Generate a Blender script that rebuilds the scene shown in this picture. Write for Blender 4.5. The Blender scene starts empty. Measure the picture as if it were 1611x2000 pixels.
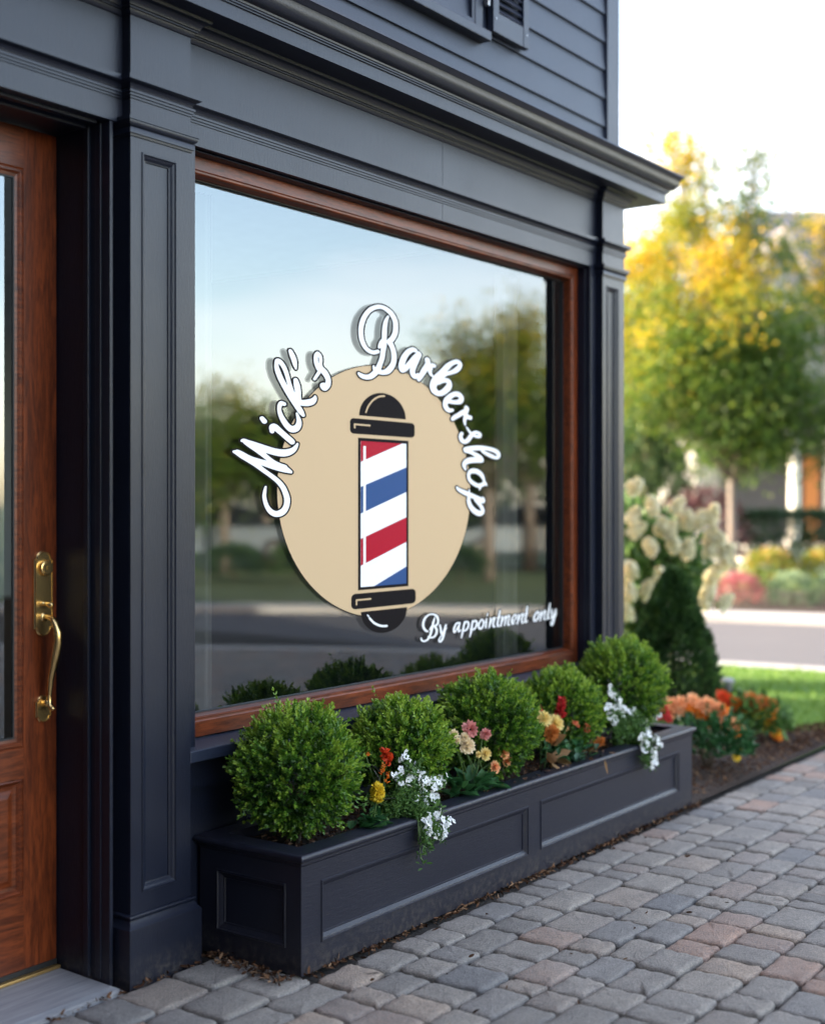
import bpy, bmesh, math, random
import numpy as np
from mathutils import Vector

# ------------------------------------------------------------------ camera, sky, sun, exposure
sc = bpy.context.scene
col = sc.collection
TH = math.atan(1869.5 / 2596.0)                      # angle between the view and the shop front
FWD = (math.cos(TH), math.sin(TH)); RGT = (math.sin(TH), -math.cos(TH))
cam_d = bpy.data.cameras.new('camera'); cam = bpy.data.objects.new('camera', cam_d); col.objects.link(cam)
cam.location = (0, 0, 1.5); cam.rotation_euler = (math.pi / 2, 0, TH - math.pi / 2)
cam_d.sensor_fit = 'VERTICAL'; cam_d.sensor_height = 36.0; cam_d.lens = 36 * 2596 / 2000.0
cam_d.shift_y = -15 / 2000.0
cam_d.clip_start = 0.05; cam_d.clip_end = 2000
cam_d.dof.use_dof = True; cam_d.dof.focus_distance = 4.74; cam_d.dof.aperture_fstop = 1.15
cam_d.dof.aperture_blades = 0
sc.camera = cam

SUN_EL = math.radians(13.0); SUN_AZ = math.radians(114.0)      # azimuth counted from +X towards +Y
w = bpy.data.worlds.new("World"); sc.world = w; w.use_nodes = True
nt = w.node_tree; bg = nt.nodes['Background']
sky = nt.nodes.new('ShaderNodeTexSky'); sky.sky_type = 'NISHITA'; sky.sun_disc = False
sky.sun_elevation = SUN_EL; sky.sun_rotation = math.pi / 2 - SUN_AZ
sky.altitude = 50; sky.air_density = 1.0; sky.dust_density = 1.2; sky.ozone_density = 1.0
# thin high cirrus over the whole sky
tc = nt.nodes.new('ShaderNodeTexCoord'); mp = nt.nodes.new('ShaderNodeMapping'); mp.inputs['Scale'].default_value = (1.2, 1.2, 5.5)
nz = nt.nodes.new('ShaderNodeTexNoise'); nz.inputs['Scale'].default_value = 1.6; nz.inputs['Detail'].default_value = 5
cr = nt.nodes.new('ShaderNodeValToRGB'); cr.color_ramp.elements[0].position = .46; cr.color_ramp.elements[1].position = .72
cr.color_ramp.elements[0].color = (0, 0, 0, 1); cr.color_ramp.elements[1].color = (.45, .45, .45, 1)
mx = nt.nodes.new('ShaderNodeMix'); mx.data_type = 'RGBA'; mx.inputs['B'].default_value = (7.5, 7.6, 7.8, 1)
nt.links.new(tc.outputs['Generated'], mp.inputs['Vector']); nt.links.new(mp.outputs['Vector'], nz.inputs['Vector'])
nt.links.new(nz.outputs['Fac'], cr.inputs['Fac']); nt.links.new(cr.outputs['Color'], mx.inputs['Factor'])
nt.links.new(sky.outputs['Color'], mx.inputs['A'])
wm = nt.nodes.new('ShaderNodeMix'); wm.data_type = 'RGBA'; wm.blend_type = 'MULTIPLY'; wm.inputs['Factor'].default_value = 1.0; wm.inputs['B'].default_value = (1.12, .975, .93, 1)   # warm tint over the whole sky, in place of white balance
nt.links.new(mx.outputs['Result'], wm.inputs['A']); nt.links.new(wm.outputs['Result'], bg.inputs['Color'])
bg.inputs['Strength'].default_value = 0.15

sun_d = bpy.data.lights.new('sun', 'SUN'); sun_d.energy = 3.6; sun_d.angle = math.radians(0.6); sun_d.color = (1.0, .86, .66)
sun = bpy.data.objects.new('sun', sun_d); col.objects.link(sun)
sdir = Vector((math.cos(SUN_EL) * math.cos(SUN_AZ), math.cos(SUN_EL) * math.sin(SUN_AZ), math.sin(SUN_EL)))
sun.rotation_euler = sdir.to_track_quat('Z', 'Y').to_euler()
sun.location = (0, 0, 30)
sc.view_settings.view_transform = 'Standard'; sc.view_settings.look = 'None'
sc.view_settings.exposure = 2.8; sc.view_settings.gamma = 1.0
sc.cycles.use_denoising = True
sc.cycles.max_bounces = 8; sc.cycles.transparent_max_bounces = 16; sc.cycles.sample_clamp_indirect = 6

rng = np.random.default_rng(7); random.seed(7)

# ------------------------------------------------------------------ helpers
def tag(o, label=None, cat=None, group=None, kind=None):
    if label: o['label'] = label
    if cat: o['category'] = cat
    if group: o['group'] = group
    if kind: o['kind'] = kind
    return o

def empty(name, loc, label, cat, group=None, rz=0.0):
    o = bpy.data.objects.new(name, None); col.objects.link(o); o.location = loc; o.rotation_euler = (0, 0, rz)
    o.empty_display_size = .1
    return tag(o, label, cat, group)

def wloc(o):
    v = Vector((0, 0, 0))
    while o is not None:
        v += Vector(o.location); o = o.parent
    return v

def link_mesh(name, me, mat, parent=None, local=False):
    if parent is not None and not local:
        off = wloc(parent); me.transform(__import__('mathutils').Matrix.Translation(-off))
    o = bpy.data.objects.new(name, me); col.objects.link(o)
    if parent is not None: o.parent = parent
    for m in (mat if isinstance(mat, (list, tuple)) else [mat]): me.materials.append(m)
    return o

class MB:
    def __init__(s): s.v = []; s.f = []; s.m = []; s.cur = 0
    def add(s, vs, fs):
        b = len(s.v); s.v += [tuple(p) for p in vs]
        for f in fs: s.f.append(tuple(b + i for i in f)); s.m.append(s.cur)
    def quad(s, a, b, c, d): s.add([a, b, c, d], [(0, 1, 2, 3)])
    def box(s, x0, x1, y0, y1, z0, z1):
        s.add([(x0,y0,z0),(x1,y0,z0),(x1,y1,z0),(x0,y1,z0),(x0,y0,z1),(x1,y0,z1),(x1,y1,z1),(x0,y1,z1)],
              [(3,2,1,0),(4,5,6,7),(0,1,5,4),(1,2,6,5),(2,3,7,6),(3,0,4,7)])
    def tube(s, pts, rad, n=8, caps=True):
        pts = [Vector(p) for p in pts]
        if not isinstance(rad, (list, tuple)): rad = [rad] * len(pts)
        up = Vector((.13, .21, 1)).normalized(); vs = []
        for i, p in enumerate(pts):
            d = (pts[min(i + 1, len(pts) - 1)] - pts[max(i - 1, 0)]).normalized()
            if abs(d.dot(up)) > .97: a = d.cross(Vector((1, .2, 0))).normalized()
            else: a = d.cross(up).normalized()
            b = d.cross(a)
            for k in range(n):
                t = 2 * math.pi * k / n
                vs.append(p + (a * math.cos(t) + b * math.sin(t)) * rad[i])
        fs = []
        for i in range(len(pts) - 1):
            for k in range(n):
                k2 = (k + 1) % n
                fs.append((i*n+k, i*n+k2, (i+1)*n+k2, (i+1)*n+k))
        if caps:
            fs.append(tuple(range(n))[::-1]); fs.append(tuple((len(pts)-1)*n + k for k in range(n)))
        s.add(vs, fs)
    def lathe(s, prof, c, n=24, axis='z'):
        vs = []; fs = []
        for r, h in prof:
            for k in range(n):
                t = 2 * math.pi * k / n
                p = (r*math.cos(t), r*math.sin(t), h)
                if axis == 'y': p = (p[0], p[2], p[1])
                vs.append((c[0]+p[0], c[1]+p[1], c[2]+p[2]))
        for i in range(len(prof) - 1):
            for k in range(n):
                k2 = (k+1) % n; fs.append((i*n+k, i*n+k2, (i+1)*n+k2, (i+1)*n+k))
        fs.append(tuple(range(n))[::-1]); fs.append(tuple((len(prof)-1)*n+k for k in range(n)))
        s.add(vs, fs)
    def sweep(s, path, prof, closed=False):
        """path: plan points, outside on the right hand; prof: (outward, z) from top to bottom"""
        n = len(path); nor = []
        segs = n if closed else n - 1
        for i in range(segs):
            a = path[i]; b = path[(i+1) % n]; dx, dy = b[0]-a[0], b[1]-a[1]; l = math.hypot(dx, dy); nor.append((dy/l, -dx/l))
        vs = []
        for i in range(n):
            if closed: n1, n2 = nor[i-1], nor[i]
            else: n1, n2 = nor[max(i-1, 0)], nor[min(i, segs-1)]
            k = 1 + n1[0]*n2[0] + n1[1]*n2[1]; m = ((n1[0]+n2[0])/k, (n1[1]+n2[1])/k)
            for o, z in prof: vs.append((path[i][0]+m[0]*o, path[i][1]+m[1]*o, z))
        p = len(prof); fs = []
        for i in range(segs):
            j = (i+1) % n
            for k in range(p-1): fs.append((i*p+k, i*p+k+1, j*p+k+1, j*p+k))
        s.add(vs, fs)
    def panelled(s, mp, a0, a1, b0, b1, holes, prof, fill=True):
        A = sorted({a0, a1, *[h[0] for h in holes], *[h[1] for h in holes]})
        B = sorted({b0, b1, *[h[2] for h in holes], *[h[3] for h in holes]})
        for i in range(len(A)-1):
            for j in range(len(B)-1):
                ca, cb = (A[i]+A[i+1])/2, (B[j]+B[j+1])/2
                if any(h[0] < ca < h[1] and h[2] < cb < h[3] for h in holes): continue
                s.quad(mp(A[i],B[j],0), mp(A[i+1],B[j],0), mp(A[i+1],B[j+1],0), mp(A[i],B[j+1],0))
        for h in holes: s.ring(mp, h, prof, fill)
    def ring(s, mp, h, prof, fill=True):
        P = []
        for ins, d in prof:
            P.append([mp(h[0]+ins,h[2]+ins,d), mp(h[1]-ins,h[2]+ins,d), mp(h[1]-ins,h[3]-ins,d), mp(h[0]+ins,h[3]-ins,d)])
        for i in range(len(P)-1):
            for k in range(4):
                k2 = (k+1) % 4; s.quad(P[i][k], P[i][k2], P[i+1][k2], P[i+1][k])
        if fill: s.quad(*P[-1])
    def build(s, name, mat, parent=None, smooth=False, bev=0, local=False, auto=None):
        me = bpy.data.meshes.new(name); me.from_pydata(s.v, [], s.f); me.update()
        if any(s.m): me.polygons.foreach_set('material_index', s.m)
        if smooth: me.polygons.foreach_set('use_smooth', [True]*len(me.polygons))
        o = link_mesh(name, me, mat, parent, local)
        if auto:
            me.polygons.foreach_set('use_smooth', [True]*len(me.polygons)); me.set_sharp_from_angle(angle=math.radians(auto))
        if bev:
            b = o.modifiers.new('bevel', 'BEVEL'); b.width = bev; b.segments = 2; b.limit_method = 'ANGLE'; b.angle_limit = math.radians(40)
        return o

def np_mesh(name, V, F, mat, parent=None, tone=None, smooth=False, local=False):
    """V (n,3) array, F (m,k) array of k-gons"""
    me = bpy.data.meshes.new(name); n = len(V); m, k = F.shape
    me.vertices.add(n); me.vertices.foreach_set('co', np.asarray(V, np.float32).ravel())
    me.loops.add(m*k); me.loops.foreach_set('vertex_index', F.astype(np.int32).ravel())
    me.polygons.add(m); me.polygons.foreach_set('loop_start', np.arange(0, m*k, k, dtype=np.int32))
    if smooth: me.polygons.foreach_set('use_smooth', np.ones(m, bool))
    me.update(calc_edges=True)
    if tone is not None:
        at = me.attributes.new('tone', 'FLOAT', 'POINT'); at.data.foreach_set('value', np.asarray(tone, np.float32))
    return link_mesh(name, me, mat, parent, local)

def unit(a): return a / np.maximum(np.linalg.norm(a, axis=-1, keepdims=True), 1e-9)

def leaf_arrays(P, D, L, W, tone, fold=.3, wide=.45, up=None, droop=0.0):
    """six-vertex folded leaves -> V, F(quads), tone per vertex"""
    N = len(P); P = np.asarray(P, float); D = unit(np.asarray(D, float))
    L = np.broadcast_to(L, (N,))[:, None]; W = np.broadcast_to(W, (N,))[:, None]
    R = rng.normal(size=(N, 3)) if up is None else np.broadcast_to(up, (N, 3)) + rng.normal(size=(N, 3))*.12
    S = unit(np.cross(D, R)); Nn = np.cross(S, D); f = fold*W
    V = np.empty((N, 6, 3))
    V[:, 0] = P
    V[:, 1] = P + D*L*.30 + S*W*.42 + Nn*f*.6
    V[:, 2] = P + D*L*.68 + S*W*.42 + Nn*f*.6
    V[:, 3] = P + D*L - Nn*L*droop
    V[:, 4] = P + D*L*.68 - S*W*.42 + Nn*f*.6
    V[:, 5] = P + D*L*.30 - S*W*.42 + Nn*f*.6
    b = (np.arange(N)*6)[:, None]
    F = np.concatenate([b + np.array([[0, 3, 2, 1]]), b + np.array([[0, 5, 4, 3]])])
    T = np.repeat(np.broadcast_to(tone, (N,)), 6)
    return V.reshape(-1, 3), F, T

def leaves(name, P, D, L, W, tone, mat, parent=None, **k):
    V, F, T = leaf_arrays(P, D, L, W, tone, **k)
    return np_mesh(name, V, F, mat, parent, T)

def join_arrays(parts):
    V = []; F = []; T = []; o = 0
    for v, f, t in parts:
        V.append(v); F.append(f + o); T.append(t); o += len(v)
    return np.concatenate(V), np.concatenate(F), np.concatenate(T)

# ------------------------------------------------------------------ materials
class NM:
    def __init__(s, name):
        s.m = bpy.data.materials.new(name); s.m.use_nodes = True; s.t = s.m.node_tree; s.p = s.t.nodes['Principled BSDF']; s.out = s.t.nodes['Material Output']
    def n(s, typ, **k):
        o = s.t.nodes.new(typ)
        for a, b in k.items():
            if a in o.inputs: o.inputs[a].default_value = b
            else: setattr(o, a, b)
        return o
    def l(s, a, b): s.t.links.new(a, b)
    def coord(s, scale=(1, 1, 1), kind='Object', rot=(0, 0, 0)):
        c = s.n('ShaderNodeTexCoord'); m = s.n('ShaderNodeMapping'); m.inputs['Scale'].default_value = scale; m.inputs['Rotation'].default_value = rot
        s.l(c.outputs[kind], m.inputs['Vector']); return m.outputs['Vector']
    def noise(s, vec, scale, detail=4, rough=.55, dist=0):
        o = s.n('ShaderNodeTexNoise', Scale=scale, Detail=detail, Roughness=rough, Distortion=dist); s.l(vec, o.inputs['Vector']); return o.outputs['Fac']
    def ramp(s, fac, stops):
        o = s.n('ShaderNodeValToRGB'); e = o.color_ramp.elements
        while len(e) < len(stops): e.new(.5)
        for i, (p, c) in enumerate(stops): e[i].position = p; e[i].color = (*c, 1) if len(c) == 3 else c
        s.l(fac, o.inputs['Fac']); return o.outputs['Color']
    def mix(s, fac, a, b, blend='MIX'):
        o = s.n('ShaderNodeMix', data_type='RGBA', blend_type=blend)
        for v, k in ((fac, 'Factor'), (a, 'A'), (b, 'B')):
            if hasattr(v, 'is_output'): s.l(v, o.inputs[k])
            else: o.inputs[k].default_value = v if k == 'Factor' else (*v, 1)
        return o.outputs['Result']
    def bump(s, h, strength, dist=.01):
        o = s.n('ShaderNodeBump', Strength=strength, Distance=dist); s.l(h, o.inputs['Height']); s.l(o.outputs['Normal'], s.p.inputs['Normal'])
    def set(s, **k):
        for a, b in k.items():
            a = a.replace('_', ' ')
            if hasattr(b, 'is_output'): s.l(b, s.p.inputs[a])
            else: s.p.inputs[a].default_value = (*b, 1) if isinstance(b, tuple) and len(b) == 3 else b
        return s.m

def mat_paint(name, c, rough=.42, grain=(9, 9, 1.2), splash=0.0):
    m = NM(name); v = m.coord(grain); a = m.noise(v, 6, 6); b = m.noise(m.coord((1, 1, 1)), 2.2, 4)
    k = m.mix(a, tuple(x*.86 for x in c), tuple(x*1.14 for x in c)); k2 = m.mix(m.ramp(b, [(.35, (0, 0, 0)), (.7, (.30,)*3)]), k, tuple(x*1.35+.002 for x in c))
    spk = m.ramp(m.noise(m.coord((1, 1, 1)), 95, 2), [(.76, (0, 0, 0)), (.79, (.6,)*3)])
    k3 = m.mix(spk, k2, tuple(x*2.4+.01 for x in c))
    if splash:      # dried soil splashes low on the boards
        gm = m.n('ShaderNodeNewGeometry'); sx = m.n('ShaderNodeSeparateXYZ'); m.l(gm.outputs['Position'], sx.inputs[0])
        mr = m.n('ShaderNodeMapRange'); mr.inputs['From Min'].default_value = splash; mr.inputs['From Max'].default_value = 0.0; m.l(sx.outputs['Z'], mr.inputs['Value'])
        sp = m.n('ShaderNodeMath', operation='MULTIPLY'); m.l(mr.outputs['Result'], sp.inputs[0])
        m.l(m.ramp(m.noise(m.coord((1, 1, 1)), 42, 6, .75), [(.46, (.06,)*3), (.66, (.60,)*3)]), sp.inputs[1]); k3 = m.mix(sp.outputs[0], k3, (.11, .095, .08))
    m.bump(m.noise(m.coord(grain), 22, 6, .65), .30, .004)
    r = m.n('ShaderNodeMapRange'); r.inputs['To Min'].default_value = rough-.08; r.inputs['To Max'].default_value = rough+.12; m.l(b, r.inputs['Value'])
    return m.set(Base_Color=k3, Roughness=r.outputs['Result'], Specular_IOR_Level=.36)

def mat_wood(name, dark, light, axis, rough=.34):
    m = NM(name)
    sc_ = {'x': (1.0, 9, 9), 'z': (9, 9, 1.0), 'y': (9, 1.0, 9)}[axis]
    v = m.coord(sc_); a = m.noise(v, 3.2, 8, .62, 1.4); b = m.noise(v, 14, 6, .7)
    base = m.ramp(a, [(.28, dark), (.5, tuple((p+q)/2 for p, q in zip(dark, light))), (.72, light)])
    c = m.mix(m.ramp(b, [(.45, (0, 0, 0)), (.62, (.55,)*3)]), base, tuple(x*.45 for x in dark))
    m.bump(b, .12, .003)
    return m.set(Base_Color=c, Roughness=rough, Coat_Weight=.08, Coat_Roughness=.3, Specular_IOR_Level=.35)

def mat_leaf(name, stops, rough=.45, trans=.25, spec=.4):
    m = NM(name); a = m.n('ShaderNodeAttribute', attribute_name='tone')
    g = m.n('ShaderNodeNewGeometry'); ad = m.n('ShaderNodeMath', operation='MULTIPLY_ADD'); ad.inputs[1].default_value = .16
    m.l(g.outputs['Random Per Island'], ad.inputs[0]); m.l(a.outputs['Fac'], ad.inputs[2])
    c = m.ramp(ad.outputs[0], stops)
    m.set(Base_Color=c, Roughness=rough, Specular_IOR_Level=spec)
    t = m.n('ShaderNodeBsdfTranslucent'); m.l(c, t.inputs['Color'])
    mx_ = m.n('ShaderNodeMixShader'); mx_.inputs['Fac'].default_value = trans
    m.l(m.p.outputs[0], mx_.inputs[1]); m.l(t.outputs[0], mx_.inputs[2]); m.l(mx_.outputs[0], m.out.inputs['Surface'])
    return m.m

def mat_plain(name, c, rough=.6, metal=0, var=.15, scale=8, bump=0, **k):
    m = NM(name); a = m.noise(m.coord(), scale, 5)
    kk = m.mix(a, tuple(x*(1-var) for x in c), tuple(min(1, x*(1+var)) for x in c))
    if bump: m.bump(m.noise(m.coord(), scale*6, 4), bump, .01)
    return m.set(Base_Color=kk, Roughness=rough, Metallic=metal, **k)

def mat_vinyl(name, c, rough=.4):
    """printed film: its colour on the face, a thin smoky grey film seen from behind"""
    m = NM(name); m.set(Base_Color=m.mix(m.noise(m.coord(), 30, 3), tuple(x*.985 for x in c), c), Roughness=rough, Specular_IOR_Level=.08)
    g = m.n('ShaderNodeNewGeometry'); tr = m.n('ShaderNodeBsdfTransparent'); df = m.n('ShaderNodeBsdfDiffuse', Color=(.05, .05, .055, 1))
    bk = m.n('ShaderNodeMixShader'); bk.inputs['Fac'].default_value = .42; m.l(tr.outputs[0], bk.inputs[1]); m.l(df.outputs[0], bk.inputs[2])
    mm = m.n('ShaderNodeMixShader'); m.l(g.outputs['Backfacing'], mm.inputs['Fac']); m.l(m.p.outputs[0], mm.inputs[1]); m.l(bk.outputs[0], mm.inputs[2])
    m.l(mm.outputs[0], m.out.inputs['Surface']); return m.m

def mat_glass_mirror(name, fac=.17, tint=(.86, .93, .97)):
    """solar control glazing: a reflective coated pane with the dim room behind it"""
    m = NM(name); gl = m.n('ShaderNodeBsdfGlossy', Color=(*tint, 1), Roughness=0.022); tr = m.n('ShaderNodeBsdfTransparent', Color=(.80, .84, .84, 1))
    mm = m.n('ShaderNodeMixShader'); mm.inputs['Fac'].default_value = fac; m.l(tr.outputs[0], mm.inputs[1]); m.l(gl.outputs[0], mm.inputs[2])
    m.l(mm.outputs[0], m.out.inputs['Surface']); return m.m

PAINT = mat_paint('navy_black_paint', (.0088, .0115, .0225), .31, splash=.10)
PAINT_UP = mat_paint('slate_siding_paint', (.019, .025, .043), .35, (1.2, 9, 9))
PAINT_PL = mat_paint('planter_paint', (.0125, .0138, .0235), .31, (1.2, 9, 9), .13)
WOOD_Z = mat_wood('mahogany_upright', (.055, .011, .004), (.25, .052, .013), 'z')
WOOD_X = mat_wood('mahogany_rail', (.055, .011, .004), (.25, .054, .014), 'x')
BRASS = mat_plain('brass', (.92, .64, .27), .27, 1.0, .06, 20)
METAL = mat_plain('brushed_metal', (.33, .34, .36), .38, .7, .2, 3, .05)
GASKET = mat_plain('rubber_gasket', (.012, .013, .015), .5)
MIRROR = mat_glass_mirror('coated_glass')
INTERIOR = mat_plain('dim_interior', (.62, .62, .60), .8)
SOIL = mat_plain('dark_soil', (.030, .020, .014), .95, 0, .5, 30, .6)
STEM = mat_plain('bark_stem', (.055, .040, .025), .8, 0, .3, 20, .3)
GSTEM = mat_plain('green_stem', (.07, .13, .03), .6)
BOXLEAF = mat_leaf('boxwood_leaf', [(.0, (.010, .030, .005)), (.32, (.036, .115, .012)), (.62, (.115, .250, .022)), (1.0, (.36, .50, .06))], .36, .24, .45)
HERB = mat_leaf('herb_leaf', [(.0, (.03, .075, .018)), (.5, (.07, .16, .035)), (1.0, (.16, .28, .07))], .5, .3)
ROSLEAF = mat_leaf('broad_leaf', [(.0, (.015, .06, .018)), (.5, (.03, .115, .035)), (1.0, (.07, .19, .06))], .38, .2)
CONLEAF = mat_leaf('conifer_leaf', [(.0, (.012, .034, .012)), (.5, (.034, .085, .022)), (1.0, (.10, .19, .045))], .5, .2)
def petal(name, *cols, trans=.25):
    return mat_leaf(name, [(i/max(1, len(cols)-1), c) for i, c in enumerate(cols)], .55, trans, .2)
WHITE_P = petal('white_petal', (.78, .80, .82), (.86, .87, .86))
CREAM_P = petal('cream_petal', (.80, .62, .38), (.86, .74, .50))
PEACH_P = petal('peach_petal', (.78, .30, .12), (.88, .48, .24))
PINK_P = petal('pink_petal', (.50, .12, .13), (.78, .36, .32))
ORANGE_P = petal('orange_petal', (.72, .14, .015), (.85, .30, .03))
REDOR_P = petal('scarlet_petal', (.50, .03, .01), (.72, .09, .02))
RED_P = petal('red_petal', (.38, .015, .02), (.62, .05, .05))
YELLOW_P = petal('yellow_petal', (.70, .46, .02), (.84, .66, .06))
MUMY_P = petal('pale_yellow_petal', (.78, .55, .16), (.86, .72, .30))
RUST_P = petal('rust_petal', (.40, .11, .02), (.62, .24, .06))
CORAL_P = petal('coral_petal', (.66, .12, .06), (.78, .24, .12))
DRYLEAF = mat_leaf('dry_leaf', [(.0, (.12, .055, .02)), (.5, (.24, .13, .05)), (1, (.36, .24, .11))], .6, .2)
HYD_P = petal('hydrangea_petal', (.74, .67, .40), (.88, .84, .66))
VWHITE = mat_vinyl('white_vinyl', (.86, .86, .86)); VBLACK = mat_vinyl('black_vinyl', (.008, .006, .007), .7)
VTAN = mat_vinyl('tan_vinyl', (.60, .43, .255)); VRED = mat_vinyl('red_vinyl', (.40, .006, .025)); VBLUE = mat_vinyl('blue_vinyl', (.030, .078, .215))

# ------------------------------------------------------------------ ground, pavement, road
def grid_sheet(name, x0, x1, y0, y1, z, mat):
    mb = MB(); mb.quad((x0, y0, z), (x1, y0, z), (x1, y1, z), (x0, y1, z)); o = mb.build(name, mat); tag(o, kind='structure'); return o
CEN = (0.0, 3.3)
def arc_sheet(name, r0, r1, a0, a1, z, mat, n=90, skirt=0.0):
    mb = MB(); P = []
    for i in range(n+1):
        a = math.radians(a0 + (a1-a0)*i/n); c, s_ = math.cos(a), math.sin(a)
        row = [(CEN[0]+r0*c, CEN[1]+r0*s_, z), (CEN[0]+r1*c, CEN[1]+r1*s_, z)]
        if skirt: row = [(row[0][0], row[0][1], z-skirt)] + row + [(row[1][0], row[1][1], z-skirt)]
        P.append(row)
    k = len(P[0])
    for i in range(n):
        for j in range(k-1): mb.quad(P[i][j], P[i][j+1], P[i+1][j+1], P[i+1][j])
    o = mb.build(name, mat); tag(o, kind='structure'); return o

m = NM('lawn_soil'); GRASS_B = m.set(Base_Color=m.ramp(m.noise(m.coord(), 1.3, 6), [(.3, (.075, .16, .018)), (.7, (.13, .24, .03))]), Roughness=.9)
m = NM('far_ground'); FARG = m.set(Base_Color=m.ramp(m.noise(m.coord(), .12, 6), [(.3, (.05, .09, .025)), (.7, (.09, .12, .04))]), Roughness=.95)
m = NM('asphalt'); a_ = m.noise(m.coord(), 140, 3); m.bump(a_, .5, .004)
ASPH = m.set(Base_Color=m.mix(m.noise(m.coord(), 1.1, 5), m.ramp(a_, [(.35, (.078, .073, .077)), (.7, (.118, .112, .116))]), (.112, .106, .109)), Roughness=.85)
m = NM('concrete'); a_ = m.noise(m.coord(), 60, 5); m.bump(a_, .3, .004)
CONC = m.set(Base_Color=m.mix(a_, (.36, .345, .325), (.46, .44, .42)), Roughness=.9)
m = NM('mulch_ground'); a_ = m.noise(m.coord(), 45, 6, .7); m.bump(a_, 1, .03)
MULCH_B = m.set(Base_Color=m.ramp(a_, [(.3, (.016, .009, .006)), (.7, (.055, .030, .020))]), Roughness=.95)
m = NM('joint_sand'); a_ = m.noise(m.coord(), 80, 5); m.bump(a_, .8, .01)
JOINT = m.set(Base_Color=m.ramp(a_, [(.3, (.014, .012, .010)), (.7, (.050, .043, .036))]), Roughness=.95)

grid_sheet('ground', -900, 900, -900, 900, -.16, FARG)
arc_sheet('road', 12.15, 17.6, -120, 75, -.10, ASPH)
arc_sheet('kerb', 11.85, 12.15, -120, 75, .004, CONC, skirt=.16)
arc_sheet('far_kerb', 17.6, 18.3, -120, 75, -.004, CONC, skirt=.16)
arc_sheet('planting_bed', 18.3, 23.6, -8, 75, -.02, MULCH_B, skirt=.1)
m = NM('shaded_lawn'); GRASS_D = m.set(Base_Color=m.ramp(m.noise(m.coord(), 1.3, 6), [(.3, (.045, .070, .020)), (.7, (.075, .105, .035))]), Roughness=.9)  # shade put into a darker copy of the lawn colour
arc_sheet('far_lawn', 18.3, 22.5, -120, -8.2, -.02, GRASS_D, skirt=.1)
arc_sheet('lawn_far_garden', 23.6, 60, -8, 75, -.03, GRASS_B, skirt=.1)
# near lawn between the building, its flower bed and the kerb
mb = MB(); N_ = 60
edge = []
for i in range(N_+1):
    a = math.radians(-3 + 73*i/N_); edge.append((CEN[0]+11.85*math.cos(a), CEN[1]+11.85*math.sin(a), -.004))
for i in range(N_): mb.add([(6.3, 2.75 + .02, -.004), edge[i], edge[i+1]], [(0, 1, 2)])
tag(mb.build('lawn', GRASS_B), kind='structure')
# flower bed beside the building
mb = MB(); bedp = []
for i in range(41):
    t = i/40; bedp.append((6.2 + 4.9*t, 2.72 + .0*t, .006))
def bed_edge(x):   # outer (lawn side) edge of the mulch
    return 2.735 + max(0.0, min(2.6, (9.05 - x)*.62)) + .05*math.sin(x*5.3) + .03*math.sin(x*13)
bx = np.linspace(6.17, 9.2, 50)
for i in range(49):
    a, b = bx[i], bx[i+1]; rows = 6
    for j in range(rows):
        f0, f1 = j/rows, (j+1)/rows
        def pt(x, f): y = 2.735 + (bed_edge(x)-2.735)*f; return (x, y, .008 + .035*math.sin(math.pi*min(1, f*1.1))*min(1, (9.2-x)))
        mb.quad(pt(a, f0), pt(b, f0), pt(b, f1), pt(a, f1))
tag(mb.build('flower_bed', MULCH_B), kind='structure')
grid_sheet('paving_base', -3.0, 11.5, -9.0, 3.6, -.019, JOINT)

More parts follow.
